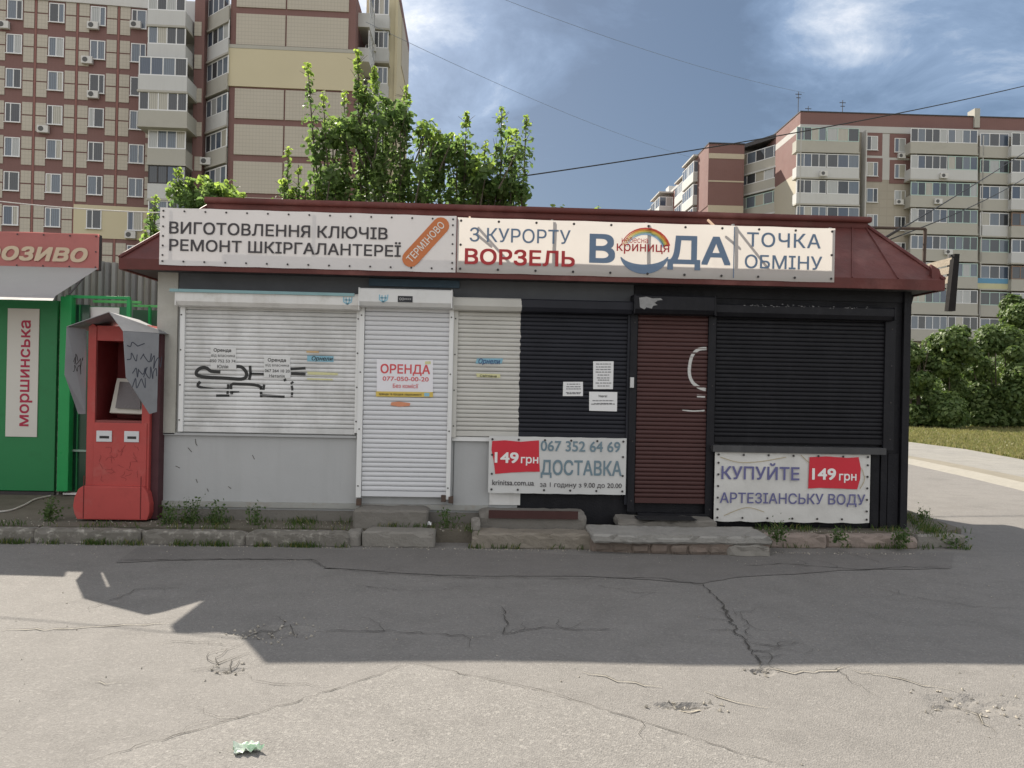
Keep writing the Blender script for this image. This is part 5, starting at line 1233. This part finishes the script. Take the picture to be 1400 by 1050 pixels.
L1 = [224 + 36 * k for k in range(8)]
stack(1089, 1175, 4, [188 + 35.6 * k for k in range(8)], half=.48)
stack(1245, 1337, 5, [191 + 36 * k for k in range(8)], half=.55, pro=-1.3)
stack(1340, 1380, 3, [193 + 36 * k for k in range(8)], pro=-.5)
stack(1383, 1420, 3, [195 + 36 * k for k in range(8)], pro=-1.1, mats=[gre, whi, mar])
# party fins between the stacks
for px in (1087.5, 1176, 1243.5, 1338.5, 1381.5):
    x_ = f4(px, 300)[0]; B(rb_, 'fin', lw_, x_ - .06, x_ + .06, -1.12 if px < 1300 else -.5, -.02, 0, zRT - 2.1)
for px in (1192, 1230):
    for k in range(8):
        y = 196 + (3 if px > 1200 else 0) + 35.6 * k; x_, zc = f4(px, y)
        if k < 2: B(rb_, 'window_surround', mar, x_ - 1.15, x_ + 1.15, -.05, -.001, zc - 1.35, zc + 1.25)
        window(rb_, x_ - .62, x_ + .62, -.07 if k < 2 else -.03, zc - .78, zc + .78, 2, split=random.choice((.4, .6)))
xa_, xb_ = f4(1178, 250)[0], f4(1242, 250)[0]
B(rb_, 'upper_cladding', lw_, xa_, xb_, -.03, -.001, f4(1210, 246)[1], zRT - 2.1)
for px, py in ((1125, 238), (1228, 277), (1289, 241), (1281, 276), (1231, 214), (1295, 345)):
    x_, z_ = f4(px, py, -1.3 if px > 1243 or px < 1177 else 0); aircon(rb_, x_, -1.32 if px > 1243 or px < 1177 else -.03, z_ - .28)
x_0, z_ = f4(1336, 387, -.5); x_1 = f4(1378, 387, -.5)[0]
B(rb_, 'blue_parapet_band', mat('blue_paint', (.12, .28, .42), .6), x_0, x_1, -.54, -.501, z_ - .0, z_ + .55); B(rb_, 'yellow_parapet_band', mat('pale_yellow_paint', (.50, .48, .30), .6), x_0, x_1, -.54, -.501, z_ - .65, z_ - .01)
# roof antennas
for px, h in ((1101, 3.0), (1115, 1.4), (1163, 2.2)):
    x_ = f4(px, 150)[0]; mb = MB(); mb.tube([(x_, 2, zRT), (x_, 2, zRT + h)], .04, 5); mb.box(x_ - .35, x_ + .35, 1.97, 2.03, zRT + h - .3, zRT + h - .24); mb.box(x_ - .25, x_ + .25, 1.97, 2.03, zRT + h - .7, zRT + h - .64); mb.build('antenna', dark_steel, rb_, local=True)
xk = f4(1334, 157)[0]; B(rb_, 'roof_vent', gre, xk - .3, xk + .3, -.3, 1, zRT - 1.2, zRT + .9)

# middle section: loggia corner and maroon wall
D5 = 93.0
mo = U(1057, 525, D5); mid = thing('apartment_building', (mo.x, mo.y, 0), 'middle maroon walled section with corner loggias left of the long right block', 'building', rz=R(-.5))
f5 = frame_of(mid)
zM = f5(990, 197)[1]; xl = f5(969, 240)[0]; xr_ = f5(1017, 240)[0]
B(mid, 'wall', mar, xl, xr_, 0, 12, 0, zM)
B(mid, 'coping', dark_steel, xl - .1, xr_ + .05, -.1, 12, zM + .001, zM + .15)
for y0, y1 in ((210, 217), (247, 249), (281, 310)):
    B(mid, 'cream_band', mat('cream_band', (.48, .42, .32), .8, .06), xl - .03, xr_, -.05, -.001, f5(990, y1)[1], f5(990, y0)[1])
B(mid, 'wall', gre, xr_ + .001, 3.5, 2.2, 12, 0, f5(1040, 200)[1])
B(mid, 'side_cladding', mar, xl - .06, xl - .001, .01, 11.9, f5(969, 281)[1], zM - .01)
for yc_ in (215, 243, 276, 310, 345):   # slanting corner loggias rising to the right
    zc = f5(1040, yc_)[1]; a = Vector((xr_ + .05, 2.1)); b = Vector((f5(1055, 240)[0], -3.8)); z0 = zc - 1.8
    MB().vprism([(a.x, a.y), (b.x, b.y), (b.x + .6, 3), (a.x, 3)], z0, z0 + 1.1).build('loggia_parapet', gre, mid, local=True)
    MB().vprism([(a.x - .1, a.y - .1), (b.x, b.y - .15), (b.x + .6, 3), (a.x, 3)], z0 - .2, z0 - .002).build('slab', whi, mid, local=True)
    w = window(mid, 0, (b - a).length - .1, 0, 0, 1.45, 5, m=greenish if yc_ == 276 else pvc, t=.09, sill=False); w.location = (a.x + .04, a.y + .1, z0 + 1.12); w.rotation_euler = (0, 0, math.atan2(b.y - a.y, b.x - a.x))
MB().vprism([(xr_ + .0, 2.0), (f5(1055, 240)[0], -3.9), (f5(1056, 240)[0] + .7, 3), (xr_, 3)], f5(1040, 198)[1], f5(1040, 196)[1] + .3).build('loggia_roof', dark_steel, mid, local=True)

# far wing receding to the left
fo = U(968, 525, 97); far = thing('apartment_building', (fo.x, fo.y, 0), 'distant wing receding behind the maroon section, white loggias on a pink facade', 'building')
f6 = frame_of(far); zF = f6(968, 207)[1]; LEN = 42.0
B(far, 'wall', mat('pink_cladding', (.30, .15, .135), .8, .08, .3), 0, 8, 0, LEN, 0, zF)
B(far, 'coping', lw_, -.1, 8, -.1, LEN + .1, zF + .001, zF + .35)
for j, (ya, yb) in enumerate(((1.0, 6.5), (9.0, 15.0), (20, 26), (31, 38))):
    dd = 2.2 if j % 2 == 0 else 1.1
    for k in range(8):
        z0 = zF - 3.6 - 3.0 * k
        if z0 < 3: break
        MB().box(-dd, -.001, ya, yb, z0, z0 + 1.15).build('loggia_parapet', whi, far, local=True)
        w = window(far, 0, yb - ya - .1, 0, 0, 1.5, 5, t=.1, sill=False); w.location = (-dd + .08, yb - .05, z0 + 1.16); w.rotation_euler = (0, 0, R(-90))
        w2 = window(far, 0, dd - .1, 0, 0, 1.5, 2, t=.1, sill=False); w2.location = (-dd + .02, ya + .06, z0 + 1.16)
    B(far, 'loggia_roof', lw_, -dd - .05, 0, ya - .1, yb + .1, zF - .35, zF - .15)
for yy, hh in ((12, 1.0), (24, 1.8), (39, 1.5)): B(far, 'roof_vent', whi, .2, 2, yy, yy + 2, zF + .351, zF + hh)

# ------------------------------------------------------------------ foliage
def leaf_mesh(name, C, Nn, S, tip_w, m, six=True):
    """C centres, Nn normals, S sizes; folded pointed leaves"""
    n = len(C); Nn = Nn / np.linalg.norm(Nn, axis=1, keepdims=True)
    t = rng.normal(size=(n, 3)); t -= (t * Nn).sum(1, keepdims=True) * Nn; t /= np.linalg.norm(t, axis=1, keepdims=True); b = np.cross(Nn, t)
    S = S[:, None]
    if six:
        P = [C - t * S * .5, C - t * S * .12 + b * S * .36 + Nn * S * .10, C + t * S * .25 + b * S * .26 + Nn * S * .08, C + t * S * .55 - Nn * S * .06, C + t * S * .25 - b * S * .26 + Nn * S * .08, C - t * S * .12 - b * S * .36 + Nn * S * .10]
        k = 6; F = [(0, 1, 2, 3), (0, 3, 4, 5)]
    else:
        P = [C - t * S * .5, C + b * S * .33 + Nn * S * .1, C + t * S * .5, C - b * S * .33 + Nn * S * .1]; k = 4; F = [(0, 1, 2), (0, 2, 3)]
    V = np.stack(P, 1).reshape(-1, 3); base = (np.arange(n) * k)[:, None]
    idx = np.concatenate([base + np.array(f) for f in F], 1).ravel(); nf = n * len(F); fl = len(F[0])
    me = bpy.data.meshes.new(name); me.vertices.add(len(V)); me.vertices.foreach_set('co', V.ravel()); me.loops.add(len(idx)); me.loops.foreach_set('vertex_index', idx.astype(np.int32))
    me.polygons.add(nf); me.polygons.foreach_set('loop_start', np.arange(nf, dtype=np.int32) * fl); me.polygons.foreach_set('loop_total', np.full(nf, fl, np.int32)); me.update(calc_edges=True)
    a = me.attributes.new('rnd', 'FLOAT', 'POINT'); a.data.foreach_set('value', np.repeat(rng.random(n), k).astype(np.float32))
    a = me.attributes.new('tip_mix', 'FLOAT', 'POINT'); a.data.foreach_set('value', np.repeat(np.asarray(tip_w), k).astype(np.float32))
    me.materials.append(m); return me
lf_a = leafmat('lime_leaf', (.075, .125, .045), (.16, .225, .08), (.36, .46, .10), .62)
bark = mat('grey_bark', (.10, .085, .065), .95, .3, 12, .8, 40)
def shoot_tree(label, trunk, shoots, size=.13, dens=210, name='tree', masses=None, top=None):
    """trunk: (x,y); shoots: tips as photo points with the height where their leafy part starts"""
    root = thing(name, (trunk[0], trunk[1], 0), label, 'tree')
    tb = MB(); fork = Vector((trunk[0], trunk[1], 1.6)); tb.tube([(trunk[0], trunk[1], -.05), (trunk[0] + .03, trunk[1], .8), fork], .11, 8, .075)
    C, N_, S, Y_ = [], [], [], []
    br = MB()
    for (px, py, Y, rad, low) in shoots:
        rad *= 1.35 if rad > .16 else 1.1
        tip = U(px, py, Y); base = fork.copy(); mid_ = base.lerp(tip, .45) + Vector((rng.normal() * .12, rng.normal() * .12, .1)); mid_.x = base.x + (tip.x - base.x) * .75
        pts = smooth_line([base, mid_, tip], 8); br.tube(pts, .04, 5, .006)
        L_ = (tip - base).length
        cl = [np.array(p) for p in pts]
        n = int(dens * .34 * L_ * (rad / .3) ** 1.5)
        for _ in range(n):
            t = low + (1 - low) * rng.random() ** .9; q = t * (len(cl) - 1); i = min(int(q), len(cl) - 2); p = cl[i] + (cl[i + 1] - cl[i]) * (q - i)
            u = (t - low) / (1 - low); r = rad * (1 - u ** 2.2) ** .8 * (0.72 + .38 * math.sin(u * 15 + px)) + .05
            d = rng.normal(size=3); d /= np.linalg.norm(d); rr = r * rng.random() ** .45
            C.append(p + d * rr * np.array((1, 1, .8))); N_.append(d * .5 + np.array((0, 0, .5)) + rng.normal(size=3) * .45); S.append(size * rng.uniform(.6, 1.25) * (1 - .35 * u))
            Y_.append(max(0, min(1, (u - .80) * 4.2 + rng.normal() * .08)) * (.45 + .55 * rng.random()) if rad < .34 else max(0, rng.normal() * .08))
        # twigs
        for _ in range(int(6 * L_)):
            q = (low + (1 - low) * rng.random()) * (len(cl) - 1); i = min(int(q), len(cl) - 2); p = Vector(cl[i]); d = Vector(rng.normal(size=3)).normalized(); d.z = abs(d.z); br.tube([p, p + d * rad * .8], .007, 3, .003)
    for _ in range(masses[4] if masses else 0):
        px = rng.uniform(masses[0], masses[1]); ty = np.interp(px, [p[0] for p in top], [p[1] for p in top]); py = ty + (masses[3] - ty) * rng.random() ** 1.1
        c = np.array(U(px, py, trunk[1] + rng.normal() * .35)); r = rng.uniform(.11, .24); q = Vector(c); br.tube([q, q + Vector((rng.normal() * .15, .1, -.6))], .008, 4, .016)
        for _ in range(int(46 * (r / .2) ** 2)):
            d = rng.normal(size=3); d /= np.linalg.norm(d)
            C.append(c + d * r * (.3 + .8 * rng.random() ** .6)); N_.append(d * .5 + np.array((0, 0, .5)) + rng.normal(size=3) * .45); S.append(size * rng.uniform(.6, 1.25)); Y_.append(max(0, min(1, (ty + 22 - py) / 30)) * rng.random() * .8)
    tb.build('trunk', bark, root); br.build('branches', bark, root)
    me = leaf_mesh('crown', np.array(C), np.array(N_), np.array(S), np.array(Y_), lf_a); link('crown', me, root)
    return root
T = 14.0
shoot_tree('leafy green tree with tall pale-tipped shoots behind the kiosk banners, biggest of all', (U(540, 500, T).x, T),
    [(420, 86, T, .17, .45), (441, 125, T - .2, .15, .5), (470, 124, T + .2, .16, .45), (489, 68, T, .22, .35), (512, 92, T + .3, .25, .4), (498, 130, T, .36, .35), (528, 135, T + .4, .42, .3), (556, 116, T, .20, .4), (548, 165, T - .3, .44, .2), (440, 180, T, .30, .4), (470, 200, T - .3, .42, .3), (455, 235, T - .4, .36, .45), (520, 215, T - .5, .55, .2), (560, 220, T, .50, .2), (578, 168, T + .2, .22, .4), (590, 205, T + .2, .34, .3), (500, 175, T + .3, .42, .3), (435, 262, T - .3, .22, .6)], dens=170, masses=(425, 600, 0, 276, 40), top=[(425, 190), (440, 175), (470, 165), (490, 130), (510, 120), (530, 118), (560, 130), (575, 160), (600, 190)])
shoot_tree('green tree with pale upright tips between the big tree and open sky', (U(615, 500, T).x, T + .5),
    [(638, 152, T, .20, .45), (602, 185, T + .3, .30, .4), (625, 195, T, .34, .35), (664, 193, T - .2, .16, .5), (650, 214, T, .20, .5), (600, 235, T, .42, .25), (632, 235, T + .2, .36, .3)], dens=170, masses=(585, 660, 0, 280, 22), top=[(585, 195), (610, 185), (640, 190), (660, 215)])
shoot_tree('separate slim green tree, rightmost behind the kiosk against open sky', (U(682, 500, T).x, T),
    [(686, 147, T, .17, .45), (720, 158, T + .2, .17, .5), (706, 178, T, .20, .5), (680, 200, T, .30, .4), (700, 215, T - .2, .36, .35), (665, 232, T, .28, .45), (715, 262, T, .14, .7), (690, 245, T, .36, .4)], dens=160, masses=(648, 716, 0, 280, 14), top=[(648, 240), (665, 215), (680, 180), (710, 190), (716, 215)])
shoot_tree('thin sapling shoots against the tower wall, left of the big tree', (U(398, 500, T).x, T + .4),
    [(394, 202, T, .15, .5), (408, 225, T, .15, .5), (388, 245, T - .2, .17, .6), (418, 252, T, .16, .6), (400, 258, T, .2, .5)], dens=190)
shoot_tree('low green tree showing above the roof at the left loggias', (U(275, 500, 15).x, 15),
    [(244, 232, 15, .22, .5), (262, 246, 15, .28, .5), (286, 246, 15.3, .28, .5), (312, 262, 15, .20, .6), (270, 262, 15, .34, .5), (298, 265, 15, .26, .5), (330, 268, 15, .12, .7)], dens=170, masses=(240, 325, 0, 282, 18), top=[(240, 250), (262, 250), (290, 245), (325, 268)])
shoot_tree('small green tree in the gap beside the left end of the banner', (U(205, 500, 13).x, 13),
    [(212, 268, 13, .16, .55), (205, 292, 13, .14, .6), (198, 318, 13, .16, .6), (212, 312, 13, .18, .6)], dens=170)
shoot_tree('few small leaf tips peeking over the maroon roof, far right behind the cream banner', (U(790, 500, 13).x, 13),
    [(757, 279, 13, .07, .8), (767, 282, 13, .06, .8), (818, 281, 13, .06, .8)], dens=120)
lf_b = leafmat('bush_leaf', (.065, .11, .035), (.15, .20, .07), (.12, .18, .04), .35)
def bush(name, label, cat, px0, px1, ytop, Y, yr, lumps=16, n=9000, size=.16, zlow=.3, tops=None, group=None):
    """rounded shrub mass from many leafy lumps, with stems"""
    a, b = U(px0, 560, Y), U(px1, 560, Y); cx = (a.x + b.x) / 2; hw = (b.x - a.x) / 2; H = U((px0 + px1) / 2, ytop, Y).z
    root = thing(name, (cx, Y, .1), label, cat, group); st = MB()
    for k in range(7):
        x = cx + rng.normal() * hw * .25; st.tube([(x, Y, .05), (x + rng.normal() * .2, Y, H * .3), (x + rng.normal() * hw * .5, Y + rng.normal() * .4, H * .7)], .06, 5, .02)
    st.build('stems', bark, root)
    C, N_, S = [], [], []
    per = n // lumps
    for k in range(lumps):
        ux = rng.uniform(-.85, .85); uz = rng.uniform(zlow, .9) * (1 - .35 * ux * ux); r = rng.uniform(.16, .33) * min(H, hw * 1.5) * .75
        c = np.array((cx + ux * hw, Y + rng.normal() * yr * .35, max(r * .5 + .15, uz * H - r * .2)))
        d = rng.normal(size=(per, 3)); d /= np.linalg.norm(d, axis=1, keepdims=True); rr = r * (.55 + .5 * rng.random((per, 1)) ** .6) * (1 + .18 * np.sin(d[:, :1] * 7 + k) * np.cos(d[:, 2:] * 9))
        C.append(c + d * rr * np.array((1.05, 1, .9))); N_.append(d * .7 + np.array((0, 0, .4)) + rng.normal(size=(per, 3)) * .4); S.append(size * rng.uniform(.6, 1.3, per))
    C = np.concatenate(C); N_ = np.concatenate(N_); S = np.concatenate(S); ok = C[:, 2] > .2; C, N_, S = C[ok], N_[ok], S[ok]
    me = leaf_mesh('crown', C, N_, S, np.clip((C[:, 2] / H - .8) * 2, 0, .7) * rng.random(len(C)), lf_b, six=False); link('crown', me, root); return root
bush('shrub', 'big dark green shrub right behind the black corner of the kiosk', 'shrub', 1215, 1325, 440, 33.5, 1.6, 40, 28000, .21, .02)
bush('shrub', 'green shrub at the right edge, in front of the far loggias', 'shrub', 1315, 1420, 438, 34, 1.6, 38, 27000, .21, .05)
bush('tree', 'sunlit yellow green tree crown rising at the right edge of the view', 'tree', 1365, 1500, 358, 36, 1.8, 22, 20000, .2, .25)
bush('shrub', 'pale distant shrub under the eave, between black corner and the big shrub', 'shrub', 1240, 1345, 422, 46, 1.8, 14, 9000, .25, .3)
bush('shrub', 'low thin shrub on the dry lawn behind the big right shrub', 'shrub', 1300, 1480, 470, 42, 1.8, 14, 7000, .25, .3)
# grass: blades over the lawn and round the kerbs
def blades(name, pts, h, m, label=None, cat=None, kind=None, w=.006):
    n = len(pts); P = np.array(pts); a = rng.uniform(0, 6.28, n); lean = rng.normal(size=(n, 2)) * .35; hh = h * rng.uniform(.4, 1.3, n)
    s = np.stack([np.cos(a), np.sin(a), np.zeros(n)], 1) * w; top = P + np.stack([lean[:, 0] * hh, lean[:, 1] * hh, hh], 1)
    mid = P + np.stack([lean[:, 0] * hh * .3, lean[:, 1] * hh * .3, hh * .55], 1)
    V = np.stack([P - s, P + s, mid + s * .8, top, mid - s * .8], 1).reshape(-1, 3); k = np.arange(n)[:, None] * 5
    me = bpy.data.meshes.new(name); me.from_pydata(V.tolist(), [], (k + np.array([0, 1, 2, 3, 4])).tolist())
    me.attributes.new('rnd', 'FLOAT', 'POINT').data.foreach_set('value', np.repeat(rng.random(n), 5).astype(np.float32))
    me.attributes.new('tip_mix', 'FLOAT', 'POINT').data.foreach_set('value', np.repeat((rng.random(n) < .15) * .6, 5).astype(np.float32))
    me.materials.append(m); return link(name, me, None, label=label, cat=cat, kind=kind)
gl = leafmat('grass_blade', (.04, .085, .018), (.09, .13, .035), (.30, .25, .10), .3)
gld = leafmat('dry_blade', (.17, .175, .065), (.27, .245, .12), (.12, .16, .04), .3)
lawn_poly = list(PE2) + fr[::-1]; pts = []
for _ in range(30000):
    q = G(rng.uniform(1225, 1420), rng.uniform(572, 634), .115)
    if 16 < q.y < 60 and pt_in(q.x, q.y, lawn_poly): pts.append((q.x, q.y, .06))
if pts: blades('lawn_grass', pts, .10, gld, kind='stuff', w=.02)
pts = []
def strip_pts(n, px0, px1, y, Yj, z_, dens=None):
    for _ in range(n):
        px = rng.uniform(px0, px1); c = math.sin(px * .11) + math.sin(px * .047 + 1) + rng.normal() * .6
        if c < .2: continue
        x = G(px, 730).x * (y / G(px, 730).y); pts.append((x, y + rng.normal() * Yj, z_))
strip_pts(1600, 0, 480, 7.40, .015, .0); strip_pts(900, -200, 480, 7.62, .05, .125); strip_pts(1000, 216, 480, 7.95, .08, ZP); strip_pts(700, 1035, 1330, 7.68, .02, .0); strip_pts(700, 1030, 1320, 7.95, .05, ZP)
strip_pts(300, 590, 655, 7.7, .1, ZP); strip_pts(200, 640, 800, 7.44, .01, 0); strip_pts(150, 500, 600, 7.71, .01, .14)
for _ in range(1500):
    t = rng.random(); x = 4.75 + .55 * t + rng.normal() * .08; y = 7.85 + 2.6 * t ** 1.5 + rng.normal() * .1; pts.append((x, y, ZP - .02))
blades('kerb_grass', pts, .06, gl, kind='stuff', w=.0035)
# weeds one can tell apart
wl_ = leafmat('weed_leaf', (.035, .080, .022), (.075, .125, .035), (.16, .18, .06), .35)
def weed(px, py, z_, h, r, n, label, Y=None):
    g = G(px, py, z_); C, N_, S = [], [], []; st = MB()
    root = thing('weed', (g.x, g.y, z_), label, 'weed')
    for k in range(9):
        a = rng.uniform(0, 6.28); tip = np.array((g.x + math.cos(a) * r * rng.uniform(.2, 1), g.y + math.sin(a) * r * .4, z_ + h * rng.uniform(.5, 1.1))); b0 = np.array((g.x + math.cos(a) * r * .3, g.y, z_))
        st.tube([Vector(b0), Vector(tip)], .004, 3, .002)
        for _ in range(n // 9): t = rng.random(); C.append(b0 + (tip - b0) * t + rng.normal(size=3) * .03); N_.append(rng.normal(size=3) + np.array((0, 0, .8))); S.append(rng.uniform(.015, .04))
    st.build('stems', mat('green_stem', (.09, .13, .04), .8), root); link('foliage', leaf_mesh('foliage', np.array(C), np.array(N_), np.array(S), rng.random(len(C)) * .2, wl_, six=False), root)
weed(70, 712, ZP, .26, .14, 260, 'bushy weed below the green post, left of the terminal')
weed(228, 717, ZP, .20, .13, 220, 'leafy weed at the right foot of the red terminal')
weed(255, 716, ZP, .24, .15, 260, 'leafy weed clump by the grey wall, second right of the terminal')
weed(300, 717, ZP, .22, .13, 200, 'weed clump by the grey wall under the left graffiti')
weed(347, 718, ZP, .18, .12, 150, 'small sparse weed by the grey wall, rightmost of the clumps there')
weed(615, 722, ZP, .22, .14, 130, 'dry sparse weed in the dark gap right of the concrete block', )
weed(1062, 736, ZP, .16, .15, 220, 'green weed at the kerb under the left part of the price banner')
weed(1150, 738, ZP, .10, .14, 160, 'low green weed on the kerb under the middle of the price banner')
weed(1235, 742, .08, .14, .18, 240, 'green weed tuft at the foot of the black corner post')
weed(1305, 746, .02, .10, .18, 200, 'low weed tuft at the broken end of the right kerb')
weed(1268, 712, ZP - .02, .14, .12, 150, 'weed on the asphalt edge beside the kiosk right corner')
weed(195, 709, ZP, .12, .14, 120, 'yellowing weed growing against the terminal base')

bpy.data.objects.remove(_fo)
